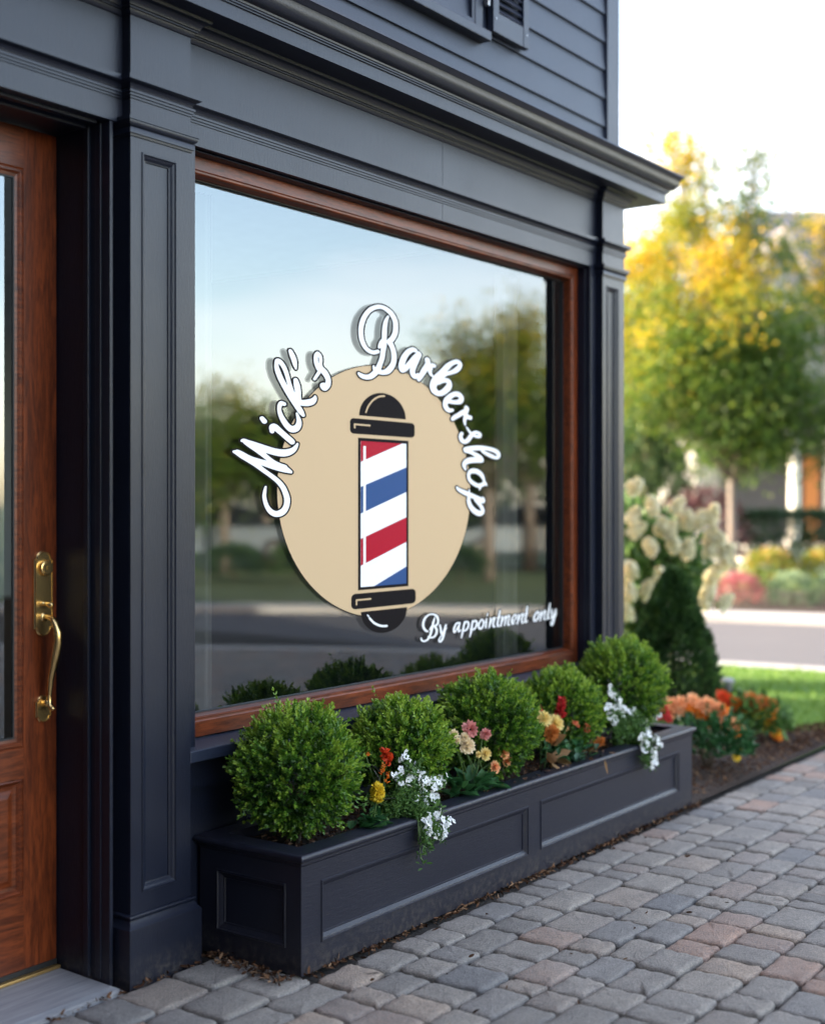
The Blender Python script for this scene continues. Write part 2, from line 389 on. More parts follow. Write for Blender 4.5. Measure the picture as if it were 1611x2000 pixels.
# tumbled pavers, each one its own block of one paved surface
def pavers():
    V = []; F4 = []; off = 0; K = 14
    def course(y0, y1, x0, x1):
        nonlocal off
        x = x0 - random.random()*.2
        while x < x1:
            L = random.choice([.112, .14, .16, .185, .215, .24])*random.uniform(.94, 1.06)
            cx, cy = x+L/2, (y0+y1)/2; gp = random.uniform(.0030, .0052); hx, hy = L/2-gp, (y1-y0)/2-gp
            x += L
            rr = math.hypot(cx-CEN[0], cy-CEN[1])
            if rr > 11.72: continue
            if cy > 2.70 and cx > 3.14: continue
            if cx < -1.5: continue
            if cy > 2.9 and cx < 2.80 and cy > 3.02: continue
            far = rr > 8.5
            r = random.uniform(.010, .026); pts = []
            for (sx, sy, a0) in ((1, 1, 0), (-1, 1, 90), (-1, -1, 180), (1, -1, 270)):
                for k in range(3):
                    a = math.radians(a0 + 45*k); pts.append((sx*(hx-r)+r*math.cos(a), sy*(hy-r)+r*math.sin(a)))
            # add mid side points for a wavy worn outline
            out = []
            for i, p in enumerate(pts):
                out.append(p); q = pts[(i+1) % len(pts)]
                if math.hypot(p[0]-q[0], p[1]-q[1]) > .06:
                    for t in (.2, .4, .6, .8): out.append((p[0]+(q[0]-p[0])*t, p[1]+(q[1]-p[1])*t))
            rot = random.gauss(0, .012); c_, s_ = math.cos(rot), math.sin(rot)
            P = np.array([(a*c_-b*s_, a*s_+b*c_) for a, b in out]) + rng.normal(size=(len(out), 2))*.0024
            n = len(P); tx, ty = random.gauss(0, .008), random.gauss(0, .008); h = random.gauss(0, .0022)
            cen = np.array([cx, cy]) + rng.normal(size=2)*.0015
            rings = [(1.0, 0, -.03), (1.0, .0, -.0105), (1.0, .0028, -.0048), (1.0, .0075, -.0012), (1.0, .021, .0004)]
            ln = np.linalg.norm(P, axis=1)[:, None]
            base = off
            for s, ins, z in rings:
                Q = P*(1-ins/np.maximum(ln, .03)*1.15); zz = z + h + Q[:, 0]*tx + Q[:, 1]*ty + rng.normal(size=n)*(.0012 if z > -.02 else 0)
                V.append(np.column_stack([Q[:, 0]+cen[0], Q[:, 1]+cen[1], zz]))
            V.append(np.array([[cen[0], cen[1], h+.001]])); m_ = len(rings)
            for i in range(m_-1):
                for k in range(n):
                    k2 = (k+1) % n; F4.append((base+i*n+k, base+i*n+k2, base+(i+1)*n+k2, base+(i+1)*n+k))
            for k in range(n): F4.append((base+(m_-1)*n+k, base+(m_-1)*n+(k+1) % n, base+m_*n))
            off += m_*n+1
    y = 2.705
    while y > -8.2:
        h = random.choice([.134, .142, .15, .158, .188]); course(y-h, y, -1.6, 11.7); y -= h
    course(2.705, 2.905, .6, 3.25); course(2.905, 3.105, .6, 3.25)
    V = np.concatenate(V)
    me = bpy.data.meshes.new('pavement'); me.from_pydata(V.tolist(), [], F4); me.update()
    me.polygons.foreach_set('use_smooth', [True]*len(me.polygons))
    return me
m = NM('tumbled_paver'); g = m.n('ShaderNodeNewGeometry')
pc = m.ramp(g.outputs['Random Per Island'], [(.0, (0.260, 0.234, 0.205)), (.16, (0.386, 0.347, 0.301)), (.30, (0.231, 0.226, 0.224)), (.42, (0.438, 0.381, 0.317)), (.55, (0.314, 0.284, 0.251)), (.66, (0.524, 0.397, 0.297)), (.74, (0.365, 0.329, 0.287)), (.84, (0.481, 0.299, 0.214)), (.90, (0.298, 0.268, 0.236)), (1.0, (0.411, 0.359, 0.300))])
v_ = m.coord(); n1 = m.noise(v_, 9, 6, .65); n2 = m.noise(v_, 150, 4, .7); n3 = m.noise(v_, 420, 2)
c1 = m.mix(m.ramp(n1, [(.32, (.42,)*3), (.68, (0, 0, 0))]), pc, (.16, .155, .15))
c2 = m.mix(m.ramp(n2, [(.42, (.55,)*3), (.60, (0, 0, 0))]), c1, (.13, .125, .12))
c3 = m.mix(m.ramp(n3, [(.64, (0, 0, 0)), (.70, (.55,)*3)]), c2, (.60, .58, .55))
c4 = m.mix(m.ramp(m.noise(v_, 3.1, 3), [(.55, (0, 0, 0)), (.8, (.22,)*3)]), c3, (.52, .49, .45))
n4 = m.noise(v_, 38, 6, .75); ad_ = m.n('ShaderNodeMath', operation='ADD'); m.l(n2, ad_.inputs[0]); m.l(n4, ad_.inputs[1]); m.bump(ad_.outputs[0], .9, .007)
c4 = m.mix(m.ramp(n4, [(.30, (.55,)*3), (.46, (0, 0, 0)), (.62, (0, 0, 0))]), c4, (.10, .095, .09))
c4 = m.mix(m.ramp(n4, [(.60, (0, 0, 0)), (.74, (.38,)*3)]), c4, (.46, .44, .41))
PAVER = m.set(Base_Color=c4, Roughness=.78, Specular_IOR_Level=.35)
pv = link_mesh('pavement', pavers(), PAVER); tag(pv, kind='structure')

def chips(name, pts, size, mat, parent=None):
    """loose flakes of bark lying every which way"""
    P = np.asarray(pts, float); N = len(P)
    D = rng.normal(size=(N, 3)); D[:, 2] *= .35
    V, F, T = leaf_arrays(P, D, rng.uniform(.6, 1.7, N)*size, rng.uniform(.25, .6, N)*size, rng.uniform(0, 1, N), fold=.25)
    return np_mesh(name, V, F, mat, parent, T)
CHIP = mat_leaf('bark_chip', [(.0, (.022, .012, .008)), (.5, (.075, .036, .020)), (.85, (.14, .075, .042)), (1.0, (.24, .15, .09))], .9, 0, .1)
pts = []
for _ in range(7000):
    x = random.uniform(6.2, 9.1); y = random.uniform(2.735, max(2.74, bed_edge(x))); pts.append((x, y, .03 + random.random()*.03))
for _ in range(650):                                               # along the planter's foot
    x = random.uniform(3.2, 6.25); pts.append((x, 2.738 - abs(random.gauss(0, .011)), .000 + random.random()*.008))
for _ in range(260):                                                # drift between plinth and planter
    t = random.random(); x = 3.14 + random.random()*.07; y = 3.12 - t*.36; pts.append((x - .02*t, y, .004 + random.random()*.022*(1-t)))
for _ in range(70):
    x = random.uniform(2.5, 3.15); pts.append((x, 3.108 - abs(random.gauss(0, .008)), .0 + random.random()*.008))
for _ in range(60): pts.append((random.uniform(4.3, 5.4), random.uniform(2.745, 2.80), .3935))
for _ in range(30): pts.append((random.uniform(2.8, 5.5), random.uniform(1.9, 2.7), .004))
ch = chips('bark_mulch', pts, .019, CHIP); tag(ch, 'reddish brown bark chips in the flower bed and along the planter foot', 'mulch', kind='stuff')
# grass blades
n = 60000; gx = rng.uniform(6.6, 11.8, n); gy = rng.uniform(2.75, 10.0, n)
ok = (np.hypot(gx-CEN[0], gy-CEN[1]) < 11.8) & np.array([not (x < 9.2 and y < bed_edge(x)+.01) for x, y in zip(gx, gy)])
gx, gy = gx[ok], gy[ok]; n = len(gx); D = rng.normal(size=(n, 3))*.35; D[:, 2] = 1
GRASS = mat_leaf('grass_blade', [(.0, (.07, .145, .018)), (.5, (.13, .25, .033)), (1.0, (.22, .34, .06))], .5, .35)
V, F, T = leaf_arrays(np.column_stack([gx, gy, np.full(n, -.004)]), D, rng.uniform(.025, .055, n), .007, rng.uniform(0, .85, n))
tag(np_mesh('grass', V, F, GRASS, None, T), 'short green lawn grass beside the kerb', 'grass', kind='stuff')

# ------------------------------------------------------------------ the shop building
B = empty('shop_building', (4.5, 3.2, 0), 'dark navy wooden shop with moulded cornice, pilasters and clapboard upper storey', 'building')
YF, YP = 3.178, 3.14
front = lambda Y: (lambda a, b, d: (a, Y - d, b))
ZA, ZS = 2.697, 3.0875
XL = -3.0
pil = [(1.50, 1.76), (2.855, 3.115), (6.0, 6.235)]

# walls: header boards, wall under the window, flanks and back
wb = MB()
seam = 4.63
for x0, x1 in ((XL, seam-.0012), (seam+.0012, 6.232)): wb.box(x0, x1, YF, YF+.05, ZA, ZS-.001)
wb.box(XL, 6.22, YF+.05, YF+.16, ZA, ZS-.001)
wb.box(XL, 1.50, YF, YF+.16, 0, ZA)                                 # blank wall left of the entrance
wb.box(1.76, 1.84, YF+.002, 3.50, 0, ZA)                                 # left door post
wb.panelled(front(3.205), 3.115, 6.0, 0, .66, [(3.28, 3.76, .06, .53), (3.86, 4.34, .06, .53), (4.44, 4.92, .06, .53), (5.02, 5.5, .06, .53), (5.6, 5.94, .06, .53)], [(0, 0), (.002, -.012)])
wb.box(3.115, 6.0, 3.193, 3.204, .546, .648)
wb.box(6.0, 6.235, 3.2, 3.45, 0, ZS-.002); wb.box(6.10, 6.228, 3.45, 12, 0, 3.3)           # right flank
wb.box(2.809+.002, 3.18, YF+.05, 3.50, 0, ZA)                              # post between door and window
wb.box(XL, 6.2, 11.9, 12.05, 0, 6.3); wb.box(XL, XL+.12, YF+.16, 11.9, 0, 6.3)
wb.build('wall', PAINT, B)
# added unseen block left of the view, put in to shade the entrance
wg = MB(); wg.box(-9, -1.75, -7.5, 3.0, -.1, 8.0); wg.sweep([(-1.749, 3.17), (-1.749, -7.5)][::-1], [(.0145 if k % 2 else .0025, 7.9-.1446*(k//2)-(.1446 if k % 2 else 0)) for k in range(108)])
wg.build('added_shade_wall', PAINT_UP, B)
# room behind the glass
rb = MB(); rb.box(3.2, 6.05, 7.0, 7.1, 0, 2.95); rb.box(1.2, 6.05, 3.5, 7.0, -.01, .02); rb.box(1.2, 6.05, 3.5, 7.0, 2.9, 2.96); rb.box(1.1, 1.2, 3.5, 7, 0, 2.95); rb.box(1.2, 3.2, 7.0, 7.1, 0, 2.95)
rb.build('interior_wall', INTERIOR, B)
ib = MB(); ib.box(3.4, 5.9, 6.75, 6.98, .85, .92); ib.box(3.4, 5.9, 6.80, 6.98, .05, .85); ib.build('counter', mat_plain('counter_wood', (.07, .04, .022), .5), B)
for x in (3.7, 4.55, 5.4):
    im = MB(); im.box(x, x+.55, 6.95, 6.99, 1.15, 2.15); im.build('wall_mirror', METAL, B)

def arcp(c, r, a0, a1, n=6): return [(c[0]+r*math.cos(math.radians(a0+(a1-a0)*i/n)), c[1]+r*math.sin(math.radians(a0+(a1-a0)*i/n))) for i in range(n+1)]
# mouldings
def wrap(z_path_pils, end_side=True):
    P = [(XL, YF)]
    for x0, x1 in z_path_pils[:-1]: P += [(x0, YF), (x0, YP), (x1, YP), (x1, YF)]
    x0, x1 = z_path_pils[-1]; P += [(x0, YF), (x0, YP), (x1, YP), (x1, 3.46)]
    return P
fz = [(0, 2.838), (.028, 2.838), (.028, 2.823), (.0245, 2.821)] + arcp((.0255, 2.797), .0125+.009, 90, 170, 6)[1:] + [(.010, 2.796), (.0115, 2.795), (.0115, 2.788), (.0075, 2.787), (.0075, 2.779), (.0035, 2.778), (.0035, 2.771), (0, 2.770)]
mb = MB(); mb.sweep(wrap(pil), fz); mb.build('frieze_moulding', PAINT, B, auto=35)
bm_ = [(.052, 3.0885), (.050, 3.080)] + arcp((.050, 3.050), .028, 92, 172, 7) + [(.0175, 3.052), (.0175, 3.047), (.011, 3.0465), (.0095, 3.040), (.0045, 3.032), (0, 3.030)]
mb = MB(); mb.sweep(wrap(pil), bm_)
FX, FY = 6.485, 3.022                                               # fascia corner
path = [(XL, FY), (FX, FY), (FX, 12.2)]
cr_ = [(-.30, 3.236), (.073, 3.236), (.075, 3.228), (.068, 3.222), (.062, 3.214), (.056, 3.210), (.0535, 3.203)] + [(.0535-.036*(1-math.cos(t*math.pi/2))*1.0, 3.203-.046*math.sin(t*math.pi/2)) for t in (.15, .3, .45, .6, .75, .9, 1)] + \
      [(.0165, 3.150), (.012, 3.148), (.012, 3.143), (.0065, 3.141), (.0065, 3.1365), (.0, 3.1345), (0, 3.0875), (-.30, 3.0875)]
mb.sweep(path, cr_); mb.build('cornice', PAINT, B, auto=32)

# pilasters
pan = [(0, 0), (.001, -.003), (.004, -.003), (.009, -.001), (.016, -.007), (.024, -.0125), (.029, -.013), (.030, -.016)]
pan = [(0, 0), (.002, .0035), (.006, .0035), (.009, -.001), (.015, -.004), (.022, -.010), (.026, -.011), (.027, -.015), (.032, -.015)]
for i, (x0, x1) in enumerate(pil):
    mb = MB(); mb.panelled(front(YP), x0, x1, 0, 3.03, [(x0+.046, x1-.062, .276, 2.611)], pan)
    mb.quad((x0, YF+.06, 0), (x0, YP, 0), (x0, YP, 3.03), (x0, YF+.06, 3.03)); mb.quad((x1, YP, 0), (x1, YF+.3, 0), (x1, YF+.3, 3.03), (x1, YP, 3.03))
    p = mb.build('pilaster', PAINT, B)
    cp = [(0, 2.712), (.021, 2.711), (.021, 2.700), (.018, 2.6985)] + arcp((.0015, 2.6965), .0165, 0, -72, 7) + [(.0085, 2.677), (.0095, 2.668), (.0095, 2.661), (.005, 2.660), (.004, 2.653), (0, 2.652)]
    P = [(x0, YF+.05), (x0, YP), (x1, YP), (x1, YF+.05)]
    mb = MB(); mb.sweep(P, cp); mb.build('capital', PAINT, p, auto=35)
    bp = [(0, .216), (.005, .2155)] + arcp((.006, .2085), .0065, 90, -60, 5) + [(.0085, .200)] + [(.009+.016*(t**1.6), .200-.024*t) for t in (.15, .35, .55, .75, .9, 1)] + [(.0255, .172), (.0255, -.02)]
    mb = MB(); mb.sweep(P, bp); mb.build('plinth', PAINT, p, auto=35)

# window: casing, frame, glass, sill
W = MB(); W.box(5.942, 6.0, YF, 3.34, .66, ZA-.001); W.box(3.115, 3.176, YF+.001, 3.34, .66, ZA-.001)
W.box(5.9365, 5.942, 3.207, 3.248, .69, ZA-.002); W.box(3.176, 3.1815, 3.207, 3.248, .69, ZA-.002)
W.box(3.176, 5.942, 3.205, 3.34, 2.6895, ZA-.003)
cas = W.build('window_casing', PAINT, B, bev=.0025)
fx0, fx1, fz0, fz1 = 3.1815, 5.9365, .706, 2.689; fr = .044
win = MB()
ringp = [(0, 0), (.004, -.004), (.009, -.0045), (.012, -.003), (.016, -.009), (.019, -.028), (.021, -.045)]
f_ = front(3.25)
for a0, a1, b0, b1 in ((fx0, fx0+fr, fz0, fz1), (fx1-fr, fx1, fz0, fz1)): win.quad(f_(a0,b0,0), f_(a1,b0,0), f_(a1,b1,0), f_(a0,b1,0))
win.cur = 1
for b0, b1 in ((fz0, fz0+fr+.006), (fz1-fr, fz1)): win.quad(f_(fx0+fr,b0,0), f_(fx1-fr,b0,0), f_(fx1-fr,b1,0), f_(fx0+fr,b1,0))
H = (fx0+fr, fx1-fr, fz0+fr+.006, fz1-fr); win.ring(f_, H, ringp, fill=False)
win.cur = 0
for q in ((H[0], fx0+fr), ): pass
wf = win.build('display_window', [WOOD_Z, WOOD_X], B)
g = MB(); g.ring(f_, (H[0]+.020, H[1]-.020, H[2]+.020, H[3]-.020), [(0, -.044), (.004, -.044), (.006, -.050), (.006, -.06)], fill=False); g.build('gasket', GASKET, wf)
gx0, gx1, gz0, gz1 = H[0]+.015, H[1]-.015, H[2]+.015, H[3]-.015
g = MB(); g.quad((gx0, 3.305, gz0), (gx1, 3.305, gz0), (gx1, 3.305, gz1), (gx0, 3.305, gz1)); g.build('glass_pane', MIRROR, wf)
# pale curtains hanging at either side of the room side of the glass
cm = mat_plain('linen_curtain', (.16, .155, .14), .9)
for x0, x1 in ((3.30, 3.48), (5.45, 5.60)):
    g = MB(); n = 40
    P = [(x0+(x1-x0)*i/n, 3.42+.018*math.sin(i*1.1)+.008*math.sin(i*2.7)) for i in range(n+1)]
    for i in range(n): g.quad((*P[i], .5), (*P[i+1], .5), (*P[i+1], 2.62), (*P[i], 2.62))
    g.build('curtain', cm, wf, smooth=True)
g = MB(); g.add([(3.115,3.14,.648),(6.0,3.14,.648),(6.0,3.30,.648),(3.115,3.30,.648),(3.115,3.14,.687),(6.0,3.14,.687),(6.0,3.30,.7055),(3.115,3.30,.7055)], [(3,2,1,0),(4,5,6,7),(0,1,5,4),(1,2,6,5),(2,3,7,6),(3,0,4,7)])
g.build('window_sill', PAINT_UP, B, bev=.003)

# door with its reveal
dr = MB()
X0, X1 = 1.84, 2.809
for x0, x1 in ((X1-.007, X1+.002),):
    dr.box(x0, x1, 3.219, 3.243, 0.015, ZA-.004); dr.box(x0-.007, x1, 3.268, 3.290, 0.015, ZA-.004)
dr.box(X1-.003, X1+.01, YF+.0015, 3.44, 0, ZA-.003)
dr.box(X0, X1-.02, 3.219, 3.243, ZA-.010, ZA+.01); dr.box(X0, X1-.02, 3.268, 3.290, ZA-.018, ZA+.01); dr.box(X0, X1, 3.29, 3.47, ZA-.008, ZA+.012)
dr.build('door_casing', PAINT, B, bev=.002)
DX0, DX1, YD = 1.862, 2.803, 3.43
d = MB(); fd = front(YD)
hs = (DX0+.128, DX1-.128)
for a0, a1 in ((DX0, hs[0]), (hs[1], DX1)): d.quad(fd(a0,.014,0), fd(a1,.014,0), fd(a1,2.683,0), fd(a0,2.683,0))
d.cur = 1
ph = (hs[0], hs[1], .272, .640); gh = (hs[0], hs[1], .735, 2.556)
d.panelled(fd, hs[0], hs[1], .014, 2.683, [ph, gh], [], fill=False) if False else None
for b0, b1 in ((.014, ph[2]), (ph[3], gh[2]), (gh[3], 2.683)): d.quad(fd(hs[0],b0,0), fd(hs[1],b0,0), fd(hs[1],b1,0), fd(hs[0],b1,0))
d.ring(fd, ph, [(0, 0), (.003, -.004), (.008, -.002), (.013, -.006), (.020, -.013), (.030, -.014), (.034, -.014), (.056, -.005), (.058, -.005)])
d.ring(fd, gh, [(0, 0), (.003, -.003), (.008, .001), (.015, .001), (.022, -.004), (.029, -.005), (.033, -.006)], fill=False)
d.cur = 0; d.quad((DX1, YD, .014), (DX1, YD+.045, .014), (DX1, YD+.045, 2.683), (DX1, YD, 2.683))
d.quad((DX0, YD+.045, .014), (DX1, YD+.045, .014), (DX1, YD+.045, .735), (DX0, YD+.045, .735))
door = d.build('door', [WOOD_Z, WOOD_X], B)
g = MB(); g.ring(fd, (gh[0]+.031, gh[1]-.031, gh[2]+.031, gh[3]-.031), [(0, -.005), (.006, -.005), (.007, -.012)], fill=False); g.build('gasket', GASKET, door)
g = MB(); y_ = YD+.010; g.quad((gh[0]+.03, y_, gh[2]+.03), (gh[1]-.03, y_, gh[2]+.03), (gh[1]-.03, y_, gh[3]-.03), (gh[0]+.03, y_, gh[3]-.03)); g.build('glass_pane', MIRROR, door)
# brass handle set
def plate(name, x0, x1, z0, z1, th, arch):
    """bevelled plate with a stepped arched head and foot"""
    c = (x0+x1)/2; hw = (x1-x0)/2; out = []
    def side(sgn, zt, ar):
        return [(hw, zt-sgn*ar*1.15), (hw, zt-sgn*ar*.85), (hw*.80, zt-sgn*ar*.80)] + [(hw*.78*math.cos(t), zt-sgn*ar*.80+sgn*ar*.80*math.sin(t)) for t in np.linspace(.15, math.pi-.15, 9)] + [(-hw*.80, zt-sgn*ar*.80), (-hw, zt-sgn*ar*.85), (-hw, zt-sgn*ar*1.15)]
    top = side(1, z1, arch); bot = side(-1, z0, arch)
    poly = [(c+a, b) for a, b in top] + [(c+a, b) for a, b in reversed(bot)]
    mb = MB(); n = len(poly); cc = (c, (z0+z1)/2)
    rr = [(1, 0), (1, th*.55), (.93, th*.75), (.90, th), (.84, th), (.82, th*.86)]
    vs = []
    for s, t in rr:
        for a, b in poly:
            ins = (1-s)*hw; da, db = a-cc[0], b-cc[1]
            vs.append((cc[0]+da*(1-ins/hw), YD-t, cc[1]+db*(1-ins/((z1-z0)/2))))
    fs = [(i*n+k, (i+1)*n+k, (i+1)*n+(k+1) % n, i*n+(k+1) % n) for i in range(len(rr)-1) for k in range(n)]
    fs.append(tuple((len(rr)-1)*n+k for k in range(n))[::-1]); mb.add(vs, fs)
    return mb
def fixn(o):
    bmn = bmesh.new(); bmn.from_mesh(o.data); bmesh.ops.recalc_face_normals(bmn, faces=bmn.faces); bmn.to_mesh(o.data); bmn.free(); return o
mb = plate('p', 2.709, 2.783, 1.080, 1.352, .013, .03)
hc = 2.746
mb.lathe([(.026, 0), (.026, -.006), (.023, -.012), (.019, -.013), (.018, -.016), (.0, -.016)], (hc+.002, YD-.012, 1.298), 28, 'y')
mb.box(hc-.0015, hc+.0035, YD-.0295, YD-.027, 1.292, 1.304)
fixn(mb.build('lock_plate', BRASS, door, auto=35))
mb = plate('p', 2.716, 2.776, .806, .893, .012, .022); fixn(mb.build('foot_plate', BRASS, door, auto=35))
mb = MB()
g_ = [(hc, YD-.008, 1.142), (hc, YD-.030, 1.143), (hc, YD-.052, 1.138), (hc, YD-.068, 1.122), (hc, YD-.075, 1.095), (hc, YD-.074, 1.062), (hc, YD-.066, 1.022), (hc, YD-.054, .985), (hc, YD-.043, .950), (hc, YD-.036, .915), (hc, YD-.034, .885), (hc, YD-.041, .862), (hc, YD-.052, .854), (hc, YD-.058, .857)]
mb.tube(g_, [.0095, .0085, .0095, .0115, .0135, .0145, .014, .0125, .011, .0098, .009, .0085, .0085, .006], 14)
mb.tube([(hc, YD-.008, .868), (hc, YD-.037, .872)], [.012, .009], 14)
mb.tube([(hc, YD-.004, 1.142), (hc, YD-.016, 1.142)], [.019, .013], 18)
mb.tube([(hc, YD-.010, 1.183), (hc, YD-.026, 1.184), (hc, YD-.040, 1.181), (hc, YD-.052, 1.183)], [.006, .007, .010, .006], 10)
mb.tube([(hc-.012, YD-.012, 1.186), (hc+.012, YD-.012, 1.186)], [.005, .005], 8)
fixn(mb.build('handle', BRASS, door, smooth=True))
g = MB(); g.box(DX0, DX1, YD-.004, YD-.0005, .018, .040); g.build('door_sweep', GASKET, door)
# threshold
m = NM('weathered_sill'); v_ = m.coord((.6, 14, 14)); a_ = m.noise(v_, 6, 6, .7); m.bump(a_, .35, .003)
SILLM = m.set(Base_Color=m.ramp(a_, [(.3, (.22, .225, .24)), (.7, (.42, .425, .44))]), Roughness=.55, Metallic=.25)
t = MB(); t.add([(1.84,3.112,-.02),(2.800,3.112,-.02),(2.800,3.42,-.02),(1.84,3.42,-.02),(1.84,3.112,.004),(2.800,3.112,.004),(2.800,3.42,.013),(1.84,3.42,.013)], [(3,2,1,0),(4,5,6,7),(0,1,5,4),(1,2,6,5),(2,3,7,6),(3,0,4,7)])
for k in range(4): t.box(1.845, 2.797, 3.122+k*.012, 3.126+k*.012, .003, .0075)
th = t.build('threshold', SILLM, B)
t = MB(); t.box(1.85, 2.802, 3.405, 3.4265, .013, .024); t.build('threshold_strip', mat_plain('worn_brass', (.42, .27, .10), .4, .8), th, bev=.003)

# upper storey: clapboards, corner board, window, shutter
E_ = .1446; zb = 3.438 - 2*E_
prof = []
z = zb + 22*E_
for k in range(22):
    prof += [(.0025, z), (.015, z-E_), (.0025, z-E_)]; z -= E_
sd = MB(); sd.sweep([(XL, 3.2), (6.121, 3.2)], prof); sd.sweep([(6.236, 3.33), (6.236, 12.0)], prof)
sd.build('clapboard_siding', PAINT_UP, B)
cb = MB(); cb.box(6.121, 6.256, 3.176, 3.30, 3.237, 6.35); cb.box(6.236, 6.262, 3.30, 3.332, 3.237, 6.35); cb.build('corner_board', PAINT_UP, B, bev=.003)
ub = MB(); ub.box(XL, 6.12, 3.203, 3.26, 3.1, 6.3); ub.box(6.13, 6.235, 3.26, 12, 3.1, 6.3); ub.box(XL, 6.2, 3.2, 12, 3.09, 3.1); ub.build('upper_wall', PAINT_UP, B)
ux0, ux1 = 4.10, 4.930
uw = MB(); uf = front(3.17)
uw.panelled(uf, ux0, ux1, 3.582, 4.95, [(ux0+.055, ux1-.055, 3.60, 4.90)], [(0, 0), (.004, -.004), (.020, -.006), (.022, -.030)], fill=False)
uw.quad((ux1, 3.17, 3.582), (ux1, 3.2, 3.582), (ux1, 3.2, 4.95), (ux1, 3.17, 4.95)); uw.box(ux0, ux1, 3.175, 3.2, 4.95, 4.97)
uo = uw.build('upper_window', PAINT_UP, B)
g = MB(); g.quad((ux0+.06, 3.201, 3.6), (ux1-.06, 3.201, 3.6), (ux1-.06, 3.201, 4.9), (ux0+.06, 3.201, 4.9)); g.build('glass_pane', mat_glass_mirror('clear_glass', .22), uo)
g = MB(); n = 40; P = [(ux0+.50+.26*i/n, 3.2018+.0006*math.sin(i*1.3)) for i in range(n+1)]
for i in range(n): g.quad((*P[i], 3.6), (*P[i+1], 3.6), (*P[i+1], 4.9), (*P[i], 4.9))
g.build('curtain', mat_plain('white_curtain', (.75, .74, .70), .9), uo)
g = MB(); g.box(ux0-.03, 4.957, 3.14, 3.2, 3.540, 3.5815); g.build('window_ledge', PAINT_UP, uo, bev=.003)
def shutter(x0, x1, z0, z1):
    s = MB(); y0, y1 = 3.148, 3.180; st = .047
    s.box(x0, x0+st, y0, y1, z0, z1); s.box(x1-st, x1, y0, y1, z0, z1); s.box(x0+st, x1-st, y0+.002, y1, z0, z0+.092); s.box(x0+st, x1-st, y0+.002, y1, z1-.07, z1)
    o = s.build('shutter', PAINT_UP, B, bev=.002)
    l = MB(); z = z0+.10
    while z < z1-.09:
        l.add([(x0+st, y0+.004, z), (x1-st, y0+.004, z), (x1-st, y1-.003, z+.034), (x0+st, y1-.003, z+.034), (x0+st, y0+.010, z-.004), (x1-st, y0+.010, z-.004)], [(0, 1, 2, 3), (4, 5, 1, 0)]); z += .034
    l.build('louvre', PAINT_UP, o)
    h = MB(); h.box(x0-.040, x0-.026, 3.150, 3.172, 3.70, 3.78); h.box(x0-.050, x0+.004, 3.146, 3.158, 3.745, 3.760); h.tube([(x0-.045, 3.150, 3.70), (x0-.045, 3.142, 3.74), (x0-.045, 3.150, 3.78)], .005, 8); h.build('hinge', METAL, o)
    for xx in (x0+.02, x1-.02):
        b = MB(); b.tube([(xx, y0-.003, z0+.06), (xx, y0+.002, z0+.06)], .005, 8); b.build('bolt', METAL, o)
shutter(4.985, 5.291, 3.597, 4.98)
rf = MB(); rf.add([(XL-.4, 2.75, 6.3), (6.65, 2.75, 6.3), (6.65, 12.5, 6.3), (XL-.4, 12.5, 6.3), (XL-.4, 7.6, 8.6), (6.65, 7.6, 8.6)], [(3, 2, 1, 0), (0, 1, 5, 4), (1, 2, 5), (2, 3, 4, 5), (3, 0, 4)])
rf.build('roof', mat_plain('roof_shingle', (.05, .05, .055), .9, 0, .3, 40), B)

# ------------------------------------------------------------------ lettering and emblem on the glass
YV = 3.2915
def field(strokes, kx, res, pad):
    pts = []
    for st in strokes:
        st = np.array(st)
        if len(st) == 2: dense = np.array([st[0]*(1-t)+st[1]*t for t in np.linspace(0, 1, 5)])
        else:
            dense = []
            for i in range(len(st)-1):
                p0, p1, p2, p3 = st[max(i-1, 0)], st[i], st[i+1], st[min(i+2, len(st)-1)]
                for t in np.linspace(0, 1, 7)[:-1]:
                    dense.append(.5*((2*p1)+(-p0+p2)*t+(2*p0-5*p1+4*p2-p3)*t*t+(-p0+3*p1-3*p2+p3)*t**3))
            dense.append(st[-1]); dense = np.array(dense)
        pts.append(dense)
    al = np.concatenate(pts); x0, x1 = al[:, 0].min()*kx-pad, al[:, 0].max()*kx+pad; z0, z1 = al[:, 1].min()-pad, al[:, 1].max()+pad
    nx, nz_ = int((x1-x0)/res)+2, int((z1-z0)/res)+2
    A = x0+np.arange(nx)*res; Z = z0+np.arange(nz_)*res; Fd = np.full((nx, nz_), 1.0)
    for dn in pts:
        for a, b in zip(dn[:-1], dn[1:]):
            ax, az, aw = a[0]*kx, a[1], a[2]; bx_, bz, bw = b[0]*kx, b[1], b[2]; r = max(aw, bw)+pad*.6
            i0, i1 = max(0, int((min(ax, bx_)-r-x0)/res)), min(nx, int((max(ax, bx_)+r-x0)/res)+2)
            j0, j1 = max(0, int((min(az, bz)-r-z0)/res)), min(nz_, int((max(az, bz)+r-z0)/res)+2)
            XX, ZZ = np.meshgrid(A[i0:i1], Z[j0:j1], indexing='ij'); dx, dz = bx_-ax, bz-az; l2 = dx*dx+dz*dz+1e-12
            t = np.clip(((XX-ax)*dx+(ZZ-az)*dz)/l2, 0, 1)
            dd = np.hypot(XX-ax-t*dx, ZZ-az-t*dz)-(aw+(bw-aw)*t)
            Fd[i0:i1, j0:j1] = np.minimum(Fd[i0:i1, j0:j1], dd)
    return A/kx, Z, Fd
